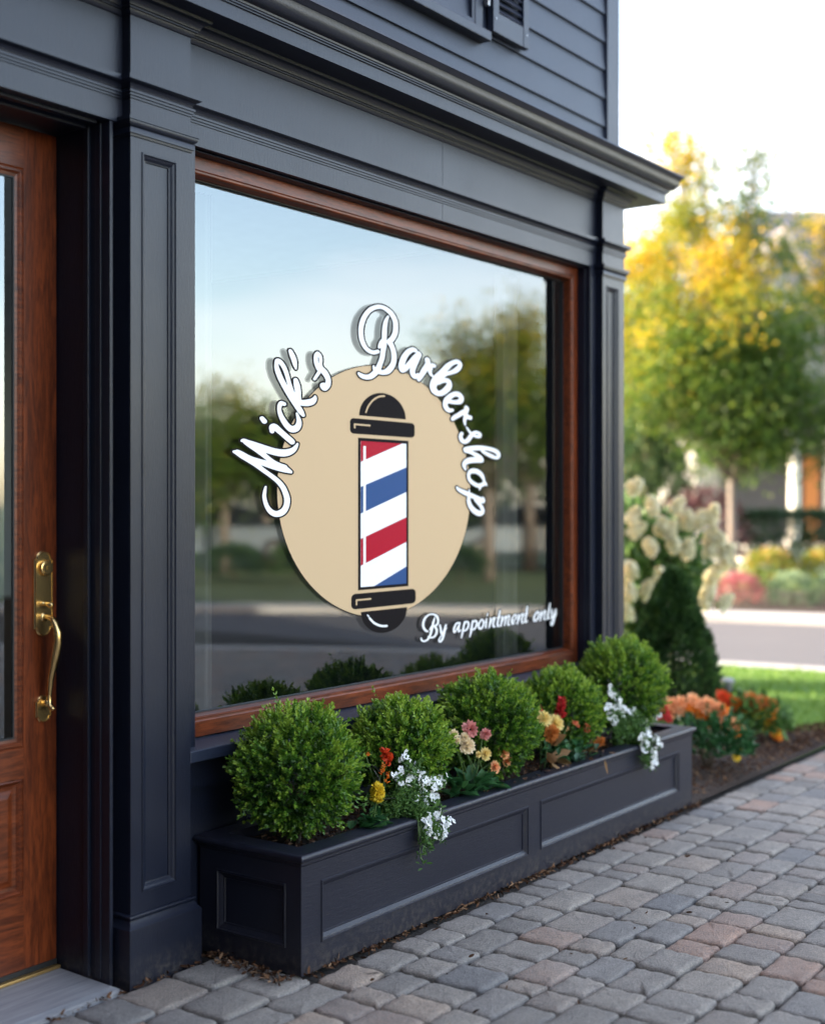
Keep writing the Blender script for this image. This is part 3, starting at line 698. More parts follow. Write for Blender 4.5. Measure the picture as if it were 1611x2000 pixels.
def contour_mesh(A, Z, Fd, level, y):
    G = Fd-level; vs = []; idx = {}; fs = []
    def vid(k, p):
        if k not in idx: idx[k] = len(vs); vs.append(p)
        return idx[k]
    cand = np.argwhere((np.minimum.reduce([G[:-1, :-1], G[1:, :-1], G[1:, 1:], G[:-1, 1:]]) < 0))
    for i, j in cand:
        c = [(i, j), (i+1, j), (i+1, j+1), (i, j+1)]; g = [G[a] for a in c]; poly = []
        for k in range(4):
            a, b = c[k], c[(k+1) % 4]; ga, gb = g[k], g[(k+1) % 4]
            if ga < 0: poly.append(vid(a, (A[a[0]], y, Z[a[1]])))
            if (ga < 0) != (gb < 0):
                t = ga/(ga-gb); key = (min(a, b), max(a, b))
                poly.append(vid(key, (A[a[0]]+(A[b[0]]-A[a[0]])*t, y, Z[a[1]]+(Z[b[1]]-Z[a[1]])*t)))
        if len(poly) >= 3: fs.append(tuple(poly))
    return vs, fs
BIG = '36437,15644,34,36390,15485,52,36362,15299,62,36409,15112,67,36520,14907,75,36729,14728,94,37010,14642,109,37293,14688,117,37493,14810,106,37608,15000,99,37622,15210,99,37536,15418,95,37379,15645,91,37094,15868,85,36701,16069,79,36312,16248,78,35929,16444,93,35523,16636,114,35203,16755,113,34939,16848,87,34755,16878,45 34939,16875,82,35123,16808,100,35523,16682,92,35929,16592,93,36368,16510,112,36757,16445,128,37123,16378,132,37464,16320,123,37694,16258,86,37839,16213,53 37464,16367,114,37208,16437,95,36925,16524,90,36645,16649,84,36340,16808,93,36038,16975,111,35712,17121,114,35443,17231,101,35256,17297,64,35163,17280,40 35390,17247,92,35712,17176,111,36093,17097,121,36478,17018,127,36897,16947,128,37322,16913,133,37665,16943,124,37955,17038,96,38130,17169,65,38224,17291,35 37817,20754,71,37918,20601,91,38026,20429,91,38072,20271,73,38125,20113,30 38554,18382,57,38398,18526,102,38149,18755,101,37841,19040,101,37536,19361,100,37264,19682,96,37099,19948,90,37031,20142,72,37070,20325,70,37234,20299,84,37445,20117,80,37597,19888,76,37719,19596,73,37841,19342,77,37995,19090,81,38149,18897,91 38118,19687,77,38180,19509,106,38242,19269,106,38258,19026,102,38304,18846,102 38273,18865,112,38554,18851,112,38838,18879,123,39092,18947,113,39236,19069,72,39252,19143,41 37461,18744,72,37295,18763,76,37204,18658,72,37189,18497,68,37264,18322,80,37415,18129,96,37627,17939,105,37872,17829,121,38118,17861,122,38273,17990,102,38304,18154,85,38242,18314,57,38180,18432,37 36244,18138,79,36361,18046,89 36787,17700,79,36772,17838,89,36906,17874,109,37114,17775,110,37355,17645,104,37597,17515,105,37811,17403,105,37903,17350,101 39220,19811,52,39348,19945,58,39477,20080,62 39477,20225,93,39348,20380,79,39300,20562,79,39316,20729,74,39413,20820,62,39542,20728,66,39591,20567,62,39574,20399,66,39607,20256,93,39802,20127,115,39966,19973,104,40048,19812,94,39999,19641,105,39818,19513,108,39688,19598,87,39769,19666,46 43223,21240,75,42944,21177,79,42638,21214,84,42364,21355,89,42183,21579,93,42107,21849,93,42123,22128,93,42243,22420,93,42455,22686,86,42760,22908,86,43130,23046,85,43504,23091,85,43913,23007,99,44232,22835,105,44425,22589,105,44451,22323,105,44393,22087,105,44232,21879,105,44041,21745,105 43929,22752,42,43787,22556,76,43708,22319,91,43676,22050,99,43661,21783,99,43629,21534,114,43582,21283,98,43519,21013,98,43394,20775,98,43254,20556,113,43037,20350,113,42760,20197,108,42455,20136,97,42153,20168,89,41973,20246,52 44009,21704,114,44168,21567,105,44296,21350,105,44344,21106,105,44296,20872,105,44136,20667,115,43882,20494,118,43566,20411,95,43254,20443,113 43316,21428,53,43410,21569,76,43566,21698,95 42944,20624,37,42991,20515,66,43099,20430,85 45879,21528,78,45658,21550,97,45328,21412,111,45073,21196,117,44911,20947,128,44857,20751,123,44929,20629,111,45182,20736,107,45474,20953,107,45805,21219,104,46102,21441,78 46140,21379,104,45953,21146,112,45731,20846,119,45639,20623,112,45731,20458,108,45879,20405,76,46028,20525,65 46102,20314,78,46252,20477,104,46477,20713,120,46704,20928,127,46780,21088,114,46723,21214,109 46666,20881,98,46933,20947,92,47124,21007,88,47259,20997,84 46971,20885,99,46933,20728,88,47009,20602,66,47143,20547,44 47355,19880,132,47162,20043,143,47239,20246,165,47471,20462,177,47744,20683,137,47979,20857,122,48255,21036,130,48614,21223,101,49016,21326,95,49260,21256,95,49219,21117,102,48976,20961,113,48574,20816,85,48137,20714,89,47900,20584,89,47705,20458,89 47588,20339,133,47900,20406,100,48255,20433,101,48414,20333,112,48374,20174,134,48176,20026,134,47861,19870,122,47510,19824,111,47201,19913,110 48335,19534,89,48855,19521,90,49260,19581,113,49382,19724,109,49179,19870,113,48855,19882,108,48494,19757,112,48216,19582,123,48097,19396,111,48176,19223,107,48414,19136,94,48654,19161,67 48669,18763,79,48827,18850,95,49110,18954,99,49431,19080,109,49719,19166,120,49791,19280,110,49755,19348,80 49683,19035,100,49900,18927,90,50100,18897,90 49755,18959,100,49647,18794,80,49647,18654,60,49683,18556,36 49809,18443,40,49954,18329,48,50118,18216,56 49395,18145,83,49306,18042,89,49395,17867,95,49647,17797,90,49900,17887,100,50118,18056,100,50338,18206,80,50633,18259,69,50893,18189,69,50856,18087,69,50559,18084,61,50338,18125,60 49685,17463,94,50040,17504,108,50542,17551,109,51052,17568,109,51568,17556,90,52092,17493,101,52432,17383,101,52470,17242,101,52280,17156,71,51866,17225,90,51420,17331,80,51088,17420,60 49721,17415,98,50111,17349,78,50542,17245,95,50906,17117,109,51033,17001,95,50687,17012,119,50255,17000,128,49898,16951,127,49650,16847,107,49597,16729,88,49703,16556,43 50255,16509,108,50615,16496,109,50942,16384,103,51143,16229,80,51235,16071,56,51235,15951,90,50979,15869,89,50687,15855,89,50326,15959,89,50058,16093,78,49951,16268,74,50040,16446,88,50255,16509,108 51272,15992,80,51438,15884,50 50906,15808,79,50851,15649,20 49021,15749,48,49194,15644,77,49615,15531,101,50040,15426,108,50470,15330,99,50906,15213,119,51162,15174,99,51143,15313,40 50979,15174,99,51162,15115,76 50004,15652,29,49987,15524,43 49969,15289,69,49969,15132,88,50111,14917,102,50398,14720,118,50760,14599,123,51052,14598,99,51125,14737,89,50979,14916,83,50760,15074,89,50542,15212,89'
SMALL = '46839,9515,31,46660,9580,57,46501,9735,57,46483,9921,61,46625,10115,57,46910,10239,41,47234,10238,41,47487,10138,58,47597,9964,58,47560,9801,58,47342,9714,52 47360,10095,21,47252,9927,58,47179,9726,62,47089,9526,58,46982,9329,58,46803,9179,51,46554,9128,41,46360,9196,41,46342,9279,37 47342,9703,52,47487,9558,58,47469,9394,58,47306,9262,52,47053,9241,41,46856,9298,37 46946,9579,25,47089,9691,52 47743,9725,46,47798,9576,52,47834,9406,58,47926,9337,46,48074,9492,52,48204,9712,46 48204,9712,46,48092,9428,54,47963,9146,58,47798,9014,52,47670,9066,46,47779,9203,31,48000,9352,31,48297,9580,13 49239,9721,42,49048,9714,47,48878,9557,55,48821,9393,55,48916,9343,46,49124,9517,38,49315,9716,38 49296,9696,42,49201,9469,51,49220,9341,47,49392,9391,26 49700,9730,43,49623,9565,53,49526,9295,51,49430,9048,38 49661,9648,43,49855,9730,47,50011,9644,54,49952,9455,54,49739,9343,43,49584,9366,32 50344,9727,43,50285,9516,54,50206,9242,52,50108,9035,32 50324,9643,43,50541,9724,48,50679,9638,54,50620,9448,54,50403,9335,43,50128,9377,26 51079,9740,44,50859,9560,54,50859,9409,54,50999,9322,48,51199,9427,54,51260,9618,48,51159,9735,39 51260,9597,26,51401,9608,22 51503,9743,44,51470,9516,48,51442,9343,44 51604,9966,39,51572,9881,31 51863,9740,47,51798,9487,56,51711,9330,42 51776,9418,33,51973,9639,38,52149,9744,47,52202,9693,47,52083,9490,52,52105,9347,52,52259,9335,28 52659,10040,43,52569,9762,57,52458,9486,59,52480,9343,52,52659,9341,28 52370,9717,28,52748,9750,28 52882,9753,48,52815,9532,57,52748,9323,43 52815,9460,33,53040,9682,38,53198,9743,43,53175,9577,52,53062,9335,43 53130,9509,33,53357,9732,38,53493,9747,48,53470,9604,48,53379,9395,53,53425,9308,43,53562,9334,24 53768,9463,36,53998,9519,36,54137,9679,48,53998,9760,43,53814,9653,53,53722,9467,62,53814,9340,53,54021,9421,24 54346,9737,48,54300,9522,58,54207,9311,44 54277,9403,34,54510,9677,39,54698,9750,49,54745,9686,49,54627,9475,53,54674,9326,49,54816,9364,29 55147,10075,44,55052,9763,59,54957,9476,61,54981,9340,54,55171,9388,29 54863,9714,29,55195,9741,29 56111,9767,50,55843,9611,59,55771,9419,59,55892,9336,54,56135,9443,59,56233,9659,50,56135,9765,45 56233,9635,25,56380,9650,25 56478,9743,50,56453,9545,60,56355,9328,45 56404,9424,35,56626,9658,40,56824,9770,45,56874,9692,50,56774,9498,50,56750,9350,50,56948,9361,30 57323,10089,35,57223,9794,55,57123,9500,60,57123,9362,55,57298,9387,30 57500,9776,50,57500,9575,55,57500,9348,55,57677,9462,45,57906,9776,46 57906,9776,46,57778,9430,61,57626,9112,61,57475,9022,50,57399,9103,40,57525,9245,30,57728,9332,30,58033,9590,15'

def dec(s):
    out = []
    for st in s.split():
        q = [int(a)/1e4 for a in st.split(',')]; out.append([q[i:i+3] for i in range(0, len(q), 3)])
    return out
def lettering(name, strokes, res, outline, parent, y):
    outline_name = name + '_outline'
    A, Z, Fd = field(strokes, .6, res, .02)
    for nm, lev, yy, mat in ((outline_name, outline, y, VBLACK), (name, 0.0, y-.0008, VWHITE)):
        mb = MB(); v, f = contour_mesh(A, Z, Fd, lev, yy); mb.add(v, f); mb.build(nm, mat, parent)
sg = empty('window_emblem', (4.36, YV, 1.55), 'round tan barber pole emblem with white script shop name on the big window', 'sign')
def poly_part(name, pts, y, mat, par): 
    mb = MB(); mb.add([(a, y, b) for a, b in pts], [tuple(range(len(pts)))]); return mb.build(name, mat, par)
def ell(cx, cz, rx, rz, n=96, a0=0, a1=360): return [(cx+rx*math.cos(math.radians(a0+(a1-a0)*i/n)), cz+rz*math.sin(math.radians(a0+(a1-a0)*i/n))) for i in range(n if a1-a0 == 360 else n+1)]
EC = (4.363, 1.5535)
poly_part('disc_rim', ell(*EC, .6555, .5165), YV, VBLACK, sg)
poly_part('disc', ell(*EC, .6515, .5135), YV-.0006, VTAN, sg)
y1, y2, y3, y4 = YV-.0012, YV-.0018, YV-.0024, YV-.003
def rrect(x0, x1, z0, z1, r, kx=1.6, n=6):
    o = []
    for cx, cz, a in ((x1-r*kx, z1-r, 0), (x0+r*kx, z1-r, 90), (x0+r*kx, z0+r, 180), (x1-r*kx, z0+r, 270)):
        o += [(cx+r*kx*math.cos(math.radians(a+90*i/n)), cz+r*math.sin(math.radians(a+90*i/n))) for i in range(n+1)]
    return o
poly_part('dome', ell(4.362, 1.857, .159, .100, 40, 0, 180), y1, VBLACK, sg)
poly_part('collar', rrect(4.144, 4.585, 1.782, 1.844, .016), y1, VBLACK, sg)
poly_part('collar', rrect(4.152, 4.593, 1.080, 1.142, .018), y1, VBLACK, sg)
poly_part('dome', ell(4.372, 1.067, .1575, .0955, 40, 180, 360), y1, VBLACK, sg)
poly_part('pole_frame', [(4.196, 1.155), (4.540, 1.155), (4.540, 1.7675), (4.196, 1.7675)], y1, VBLACK, sg)
px0, px1, pz0, pz1 = 4.2125, 4.5235, 1.167, 1.7545
poly_part('pole_glass', [(px0, pz0), (px1, pz0), (px1, pz1), (px0, pz1)], y2, VWHITE, sg)
def clip_band(zl0, zl1, zr0, zr1):
    P = [(px0, zl0), (px1, zr0), (px1, zr1), (px0, zl1)]
    def cl(P, f, inter):
        o = []
        for i in range(len(P)):
            a, b = P[i], P[(i+1) % len(P)]
            if f(a): o.append(a)
            if f(a) != f(b): o.append(inter(a, b))
        return o
    zi = lambda zc: (lambda a, b: (a[0]+(b[0]-a[0])*(zc-a[1])/(b[1]-a[1]), zc))
    P = cl(P, lambda p: p[1] <= pz1, zi(pz1)); P = cl(P, lambda p: p[1] >= pz0, zi(pz0)); return P
for mat, q in ((VRED, (1.671, 1.85, 1.7635, 1.95)), (VBLUE, (1.463, 1.570, 1.552, 1.6555)), (VRED, (1.253, 1.361, 1.3415, 1.446)), (VBLUE, (1.03, 1.1385, 1.13, 1.2385))):
    poly_part('stripe', clip_band(q[0], q[1], q[2], q[3]), y3, mat, sg)
poly_part('shine', [(4.2285, 1.253), (4.2445, 1.253), (4.2445, 1.735), (4.2285, 1.735)], y4, VWHITE, sg)
def shine(strokes, mat):
    A, Z, Fd = field(strokes, .6, .0015, .01); mb = MB(); v, f = contour_mesh(A, Z, Fd, 0, y4); mb.add(v, f); mb.build('shine', mat, sg)
shine([[(4.245, 1.871, .0026), (4.262, 1.898, .003), (4.295, 1.925, .0032), (4.335, 1.941, .0034), (4.368, 1.945, .0036)],
       [(4.270, 1.8195, .0034), (4.172, 1.8195, .0034)], [(4.172, 1.8195, .0030), (4.172, 1.806, .003)]], VTAN)
shine([[(4.275, 1.1165, .0034), (4.184, 1.1165, .003)], [(4.184, 1.1165, .0026), (4.184, 1.098, .0026)]], VTAN)
shine([[(4.268, 1.040, .0035), (4.300, 1.017, .0042), (4.345, 1.002, .0044), (4.385, 0.9985, .0042)], [(4.255, 1.0525, .0022), (4.262, 1.047, .0030)]], VWHITE)
big_ = dec(BIG); lettering('word', big_[:13], .0018, .0058, sg, y4-.0006); lettering('word', big_[13:], .0018, .0058, sg, y4-.0006)
sg2 = empty('window_notice', (5.2, YV, 1.05), 'small white script line By appointment only low on the big window', 'lettering')
sm_ = [[(a, b, c*.84) for a, b, c in st] for st in dec(SMALL)]
for q0, q1 in ((0, 6), (6, 28), (28, 99)): lettering('word', sm_[q0:q1], .0012, .0040, sg2, YV)

# ------------------------------------------------------------------ planter
PL = empty('planter_box', (4.7, 2.95, 0), 'long dark panelled wooden planter under the shop window', 'planter')
bx0, bx1, by0, by1 = 3.206, 6.186, 2.742, 3.188
pp = [(0, 0), (.002, .004), (.007, .004), (.010, -.001), (.013, -.002), (.024, -.010), (.028, -.010), (.030, -.014), (.036, -.014)]
b = MB(); b.panelled(front(by0), bx0, bx1, .004, .362, [(3.303, 4.605, .088, .290), (4.697, 6.036, .092, .294)], pp)
b.panelled(lambda a, z, d: (bx0-d, -a, z), -by1, -by0, .004, .362, [(-3.112, -2.806, .085, .290)], pp)
b.panelled(lambda a, z, d: (bx1+d, a, z), by0, by1, .004, .362, [(2.806, 3.112, .085, .290)], pp)
b.quad((bx1, by1, .004), (bx0, by1, .004), (bx0, by1, .362), (bx1, by1, .362))
b.build('body', PAINT_PL, PL)
r = MB(); rect = [(bx0, by1), (bx0, by0), (bx1, by0), (bx1, by1)]
nose = [(-.068, .392)] + [(.004, .392)] + arcp((.004, .3785), .0135, 80, -80, 8) + [(.004, .3650), (.004, .3565), (.0015, .3545), (0, .350)]
r.sweep(rect, nose, closed=True); inn = [(-.068, .30), (-.068, .392)]; r.sweep(rect, inn, closed=True)
r.build('rim', PAINT_PL, PL, auto=50)
s = MB(); n = 60
for i in range(n):
    for j in range(8):
        def q(a, c): 
            x = bx0+.066+(bx1-bx0-.132)*a/n; y = by0+.066+(by1-by0-.132)*c/8; return (x, y, .352+.012*math.sin(a*1.7+c)*math.sin(c*.8+.5*a))
        s.quad(q(i, j), q(i+1, j), q(i+1, j+1), q(i, j+1))
so = s.build('soil', SOIL, PL, smooth=True)
P = [(random.uniform(bx0+.075, bx1-.075), random.uniform(by0+.075, by1-.075), .358+random.random()*.012) for _ in range(2600)]
tag(chips('bark_chips', P, .016, CHIP, PL), kind='stuff')

# ------------------------------------------------------------------ plants in the planter
def rand_unit(n):
    return unit(rng.normal(size=(n, 3)))
def boxwood(loc, r, label, seed, squash=1.0, tint=0.0):
    """clipped ball built of leafy shoots"""
    global rng
    rng = np.random.default_rng(seed)
    root = empty('boxwood_ball', (loc[0], loc[1], .355), label, 'shrub', 'clipped boxwood balls in the planter')
    n = int(1450*(r/.21)**2); k = np.arange(n)+.5; ph = np.arccos(1-2*k/n); t = math.pi*(1+5**.5)*k
    N = np.column_stack([np.cos(t)*np.sin(ph), np.sin(t)*np.sin(ph), np.cos(ph)]); N = unit(N+rng.normal(size=N.shape)*.10)
    lump = .009*np.sin(N[:, 0]*7+seed)*np.sin(N[:, 1]*6+2*seed)+.007*np.sin(N[:, 2]*9+seed*1.7) + rng.normal(size=n)*.0065
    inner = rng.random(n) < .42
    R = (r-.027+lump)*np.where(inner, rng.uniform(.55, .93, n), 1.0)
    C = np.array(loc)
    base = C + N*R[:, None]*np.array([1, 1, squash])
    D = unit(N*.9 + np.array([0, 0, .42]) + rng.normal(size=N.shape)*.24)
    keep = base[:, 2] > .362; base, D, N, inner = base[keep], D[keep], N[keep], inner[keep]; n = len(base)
    st = np.clip(rng.normal(.40+tint, .17, n)+.08*np.sin(N[:, 0]*4+seed)*np.sin(N[:, 2]*3.3+seed), .05, .7) + np.where(inner, -.15, 0) + .17*N[:, 2]  # lighter tops: light from above put into leaf tone; inner shoots set darker
    L0 = rng.uniform(.028, .046, n)*np.where(inner, .8, 1)*np.where(rng.random(n) < .035, 1.7, 1)
    P_, D_, L_, T_ = [], [], [], []
    A = unit(np.cross(D, rng.normal(size=D.shape))); Bv = np.cross(D, A)
    pairs = 6
    for q in range(pairs):
        f = q/(pairs-1); ax = A if q % 2 == 0 else Bv
        for sgn in (1, -1):
            P_.append(base - D*.012 + D*(L0*f)[:, None]); D_.append(unit(D*(.55+.75*f) + ax*sgn*(.95-.35*f) + rng.normal(size=D.shape)*.15))
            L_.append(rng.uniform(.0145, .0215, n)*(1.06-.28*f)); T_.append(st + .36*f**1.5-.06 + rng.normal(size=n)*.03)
    P_.append(base - D*.012 + D*L0[:, None]); D_.append(D + rng.normal(size=D.shape)*.15); L_.append(np.full(n, .016)); T_.append(st+.36)
    P_, D_, L_, T_ = map(np.concatenate, (P_, D_, L_, T_))
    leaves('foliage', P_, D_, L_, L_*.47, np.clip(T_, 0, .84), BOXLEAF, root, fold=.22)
    s = MB(); s.tube([(loc[0], loc[1], .34), (loc[0]+.005, loc[1], .42), (loc[0], loc[1], loc[2])], [.012, .009, .006], 8)
    for i in range(16):
        d = rand_unit(1)[0]; d[2] = abs(d[2])*.6; s.tube([(loc[0], loc[1], loc[2]-.10), tuple(C + d*r*.45 - np.array([0, 0, .04])), tuple(C+d*r*.85)], [.003, .0022, .0015], 5)
    s.build('stem', STEM, root)
    return root
boxwood((3.425, 2.945, .600), .220, 'largest clipped boxwood ball, nearest the camera at the left end of the planter', 11, 1.02)
boxwood((4.04, 2.965, .590), .196, 'second boxwood ball from the left, behind the white trailing flowers and scarlet bloom', 12, .97, .06)
boxwood((4.62, 2.95, .592), .218, 'middle boxwood ball, behind the peach and pink dahlias', 13, 1.0, -.05)
boxwood((5.25, 2.965, .570), .200, 'fourth boxwood ball, behind the red salvia spike and yellow chrysanthemum', 14, .95, .03)
boxwood((5.825, 2.95, .622), .222, 'farthest boxwood ball at the right end of the planter, behind the white blooms', 15, 1.03, .05)
rng = np.random.default_rng(99)

def petals(c, nrm, r, layers, n, cup=.5, width=.5, rad0=.10):
    """rings of petals round a centre facing nrm -> leaf arrays"""
    nrm = unit(np.array([nrm], float))[0]; a = unit(np.cross([nrm], [[.3, .5, .8]]))[0]; b = np.cross(nrm, a); parts = []
    for l in range(layers):
        f = (l+1)/layers; k = max(4, int(n*(.55+.45*f))); ang = np.arange(k)*2*math.pi/k + l*.7 + rng.normal(size=k)*.10
        d = np.cos(ang)[:, None]*a + np.sin(ang)[:, None]*b
        up = (1-f)*1.15 + cup*.35
        D = d*(.35+.75*f) + nrm*up
        P = np.array(c) + d*r*rad0 + nrm*r*.25*(1-f)
        L = r*(.55+.42*f)*rng.uniform(.88, 1.08, k)
        parts.append(leaf_arrays(P, D, L, L*width, np.clip(rng.normal(.45+.25*f, .12, k), 0, .84), fold=-.25, up=nrm))
    return join_arrays(parts)
def bloom(name, c, nrm, r, mat, par, layers=4, n=12, cup=.5, width=.45, rad0=.10):
    V, F, T = petals(c, nrm, r, layers, n, cup, width, rad0); return np_mesh(name, V, F, mat, par, T)
def small_white(c, nrm, r, par, mat=None):
    V, F, T = petals(c, nrm, r, 1, 5, .35, .95, .04); o = np_mesh('flower', V, F, mat or WHITE_P, par, T)
    mb = MB(); nn = unit(np.array([nrm], float))[0]; e = np.array(c)+nn*r*.12; mb.tube([tuple(e), tuple(e+nn*r*.16)], [r*.16, r*.10], 6); mb.build('flower_eye', YELLOW_P if False else GSTEM, o); return o
def stems(par, base, tips, rad=.0016, name='stem', sag=0.0, spread=.03):
    s = MB()
    for t in tips:
        b = np.array(base)+rng.normal(size=3)*np.array([spread, spread*.5, 0]); t = np.array(t)
        m1 = b*.6+t*.4+np.array([0, 0, .02+sag]); m2 = b*.25+t*.75+np.array([0, 0, .008+sag]); s.tube([tuple(b), tuple(m1), tuple(m2), tuple(t)], [rad*1.3, rad*1.1, rad, rad*.8], 5)
    return s.build(name, GSTEM, par)
def trailing(label, root_xyz, blooms, group, tail, big=1.0):
    """mound of fine foliage with strands hanging over the rim, small white blooms"""
    root = empty('white_flower_plant', root_xyz, label, 'plant', group)
    P, D, L, T = [], [], [], []; s = MB()
    bl = np.array(blooms)
    ends = [tuple(b + rng.normal(size=3)*.008 - np.array([0, 0, .012])) for b in bl] + tail + [tuple(np.array(root_xyz) + np.array([rng.normal()*.075, -abs(rng.normal())*.03+.01, .03+abs(rng.normal())*.06])) for _ in range(64)]
    for e in ends:
        b = np.array(root_xyz)+rng.normal(size=3)*np.array([.03, .012, 0]); e = np.array(e)
        over = e[1] < 2.735
        mid = np.array([b[0]*.45+e[0]*.55, (2.745 if over else b[1]*.45+e[1]*.55), max(b[2], e[2])*.5 + max(b[2]+.04, .418 if over else e[2])*.5 + .012])
        pts = []
        for t in np.linspace(0, 1, 9): pts.append(b*(1-t)**2+2*mid*t*(1-t)*1.0+e*t*t)
        pts = np.array(pts)
        if over: pts[:, 2] = np.where((pts[:, 1] > 2.722) & (pts[:, 1] < 2.81), np.maximum(pts[:, 2], .402), pts[:, 2])
        s.tube([tuple(p) for p in pts], [.0014]*8+[.0008], 4)
        for i in range(1, 9):
            d = pts[i]-pts[i-1]
            for _ in range(9):
                P.append(pts[i]+rng.normal(size=3)*.006); D.append(unit(rng.normal(size=3)+d*14*rng.random()+np.array([0, -.25, .35]))); L.append(rng.uniform(.013, .027)); T.append(np.clip(rng.normal(.48, .22), 0, .84))
    L = np.array(L); leaves('foliage', np.array(P), np.array(D), L, L*.36, np.array(T), HERB, root)
    s.build('stem', GSTEM, root)
    for b in blooms:
        small_white(b, (rng.normal()*.4-.25, -1, .35+rng.normal()*.35), rng.uniform(.014, .019)*big, root)
        for _ in range(4 if random.random() < .6 else 3):
            bb = np.array(b)+rng.normal(size=3)*np.array([.015, .010, .013]); small_white(bb, (rng.normal()*.5-.2, -1, .3+rng.normal()*.5), rng.uniform(.011, .016)*big, root)
    return root
GPL = 'white trailing flowers in the planter'
W1 = [(3.837,2.8,.597),(3.90,2.8,.545),(3.83,2.8,.46),(3.89,2.79,.44),(3.96,2.8,.515),(3.862,2.8,.577),(3.792,2.8,.537),(3.847,2.8,.541),(3.872,2.8,.517),(3.807,2.8,.513),(3.85,2.8,.491),(3.935,2.8,.497),(3.935,2.8,.477),(3.989,2.8,.493),(4.019,2.8,.475),(4.028,2.8,.457),(4.075,2.8,.468),(3.963,2.8,.448),(4.012,2.8,.426),(4.038,2.8,.418),(3.941,2.78,.412),(3.866,2.715,.396),(3.907,2.708,.383),(3.978,2.70,.351),(3.945,2.70,.337),(3.901,2.70,.328),(3.929,2.70,.311),(3.844,2.70,.361)]
W2 = [(5.445,2.81,.658),(5.474,2.81,.637),(5.502,2.81,.608),(5.427,2.81,.582),(5.493,2.81,.567),(5.436,2.81,.533),(5.483,2.81,.514),(5.569,2.81,.529),(5.658,2.81,.527),(5.687,2.81,.491),(5.697,2.81,.472),(5.778,2.81,.466),(5.799,2.81,.44),(5.83,2.81,.422),(5.638,2.81,.453),(5.707,2.81,.45),(5.903,2.81,.463),(5.589,2.81,.456),(5.583,2.715,.409),(5.593,2.71,.377),(5.583,2.715,.436),(5.713,2.71,.399),(5.744,2.71,.377),(5.653,2.70,.324),(5.683,2.70,.328),(5.642,2.70,.294),(5.653,2.70,.355)]
trailing('white blooms spilling over the planter rim between the two left boxwood balls', (3.84, 2.825, .365), W1, GPL,
         [(3.80+.13*random.random(), 2.705, .27+.09*random.random()) for _ in range(12)] + [(3.815, 2.702, .235)] + [(3.74+.2*random.random(), 2.79, .42+.06*random.random()) for _ in range(14)])
trailing('tall white blooms spilling over the planter rim at its far right end', (5.60, 2.825, .365), W2, GPL,
         [(5.57+.10*random.random(), 2.705, .29+.1*random.random()) for _ in range(10)] + [(5.45+.3*random.random(), 2.80, .42+.06*random.random()) for _ in range(40)], 1.22)

def rosette(par, c, n, L, W, mat, name='foliage', rise=.6, spread=.03):
    a = rng.uniform(0, 2*math.pi, n); e = rng.uniform(.1, 1.2, n)
    D = np.column_stack([np.cos(a), np.sin(a)*.8-.25, e*rise]); P = np.array(c)+rng.normal(size=(n, 3))*spread*np.array([1, .5, .35])
    Ls = L*rng.uniform(.7, 1.2, n)
    return leaves(name, P, D, Ls, Ls*W, np.clip(rng.normal(.45, .2, n), 0, .84), mat, par, fold=.22, up=(0, 0, 1), droop=.12)
# peach dahlias
r_ = empty('dahlia_plant', (4.33, 2.84, .36), 'peach, pink and cream dahlias over broad leaves in front of the middle boxwood', 'flowering plant')
rosette(r_, (4.31, 2.83, .395), 40, .105, .50, ROSLEAF, rise=.95, spread=.045)
rosette(r_, (4.40, 2.825, .385), 16, .085, .48, ROSLEAF, rise=.5, spread=.04)
PE = [((4.295,2.82,.630), .036, PINK_P), ((4.404,2.82,.597), .026, PINK_P), ((4.182,2.82,.628), .021, CREAM_P), ((4.205,2.82,.60), .016, CREAM_P), ((4.27,2.82,.571), .038, CREAM_P), ((4.262,2.825,.603), .022, CREAM_P), ((4.404,2.82,.519), .028, MUMY_P), ((4.352,2.82,.525), .014, MUMY_P), ((4.532,2.82,.506), .032, PEACH_P), ((4.559,2.82,.469), .027, PEACH_P), ((4.471,2.82,.457), .027, PEACH_P)]
for c, r, mt in PE: bloom('flower', c, (-.35+rng.normal()*.25, -1, .35+rng.normal()*.2), r, mt, r_, 5, 13, .5, .55)
stems(r_, (4.36, 2.84, .38), [np.array(c)+np.array([0, .012, -.012]) for c, _, _ in PE], .002)
rosette(r_, (4.60, 2.835, .44), 5, .075, .5, ROSLEAF, 'foliage', .4, .012)
# scarlet bloom with dark leaves
r_ = empty('scarlet_flower_plant', (3.74, 2.86, .36), 'spiky scarlet bloom above orange buds, right of the first boxwood', 'flowering plant')
def spiky(name, c, ax, L, r, mat, par, n=60):
    ax = unit(np.array([ax], float))[0]; t = rng.random(n); P = np.array(c)+ax*L*t[:, None]; d = unit(np.cross(rand_unit(n), ax)); D = d+ax*.55
    Ls = r*(1.1-.5*t)*rng.uniform(.8, 1.2, n); return leaves(name, P, D, Ls, Ls*.42, rng.uniform(.1, .84, n), mat, par)
spiky('flower', (3.80, 2.83, .578), (-.62, 0, .62), .062, .027, REDOR_P, r_, 70)
spiky('flower', (3.757, 2.83, .612), (.1, -.2, 1), .02, .026, REDOR_P, r_, 34)
for c in ((3.705, 2.80, .554), (3.731, 2.80, .521)): spiky('bud', c, (.15, -.1, 1), .040, .014, ORANGE_P, r_, 30)
spiky('bud', (3.628, 2.80, .630), (-.2, 0, 1), .014, .010, ORANGE_P, r_, 14)
stems(r_, (3.72, 2.85, .37), [(3.775, 2.835, .59), (3.757, 2.835, .61), (3.705, 2.805, .555), (3.731, 2.805, .522), (3.628, 2.81, .63)], .002)
DKLEAF = mat_leaf('bronze_leaf', [(.0, (.02, .025, .022)), (.6, (.05, .06, .045)), (1, (.09, .10, .07))], .4, .15)
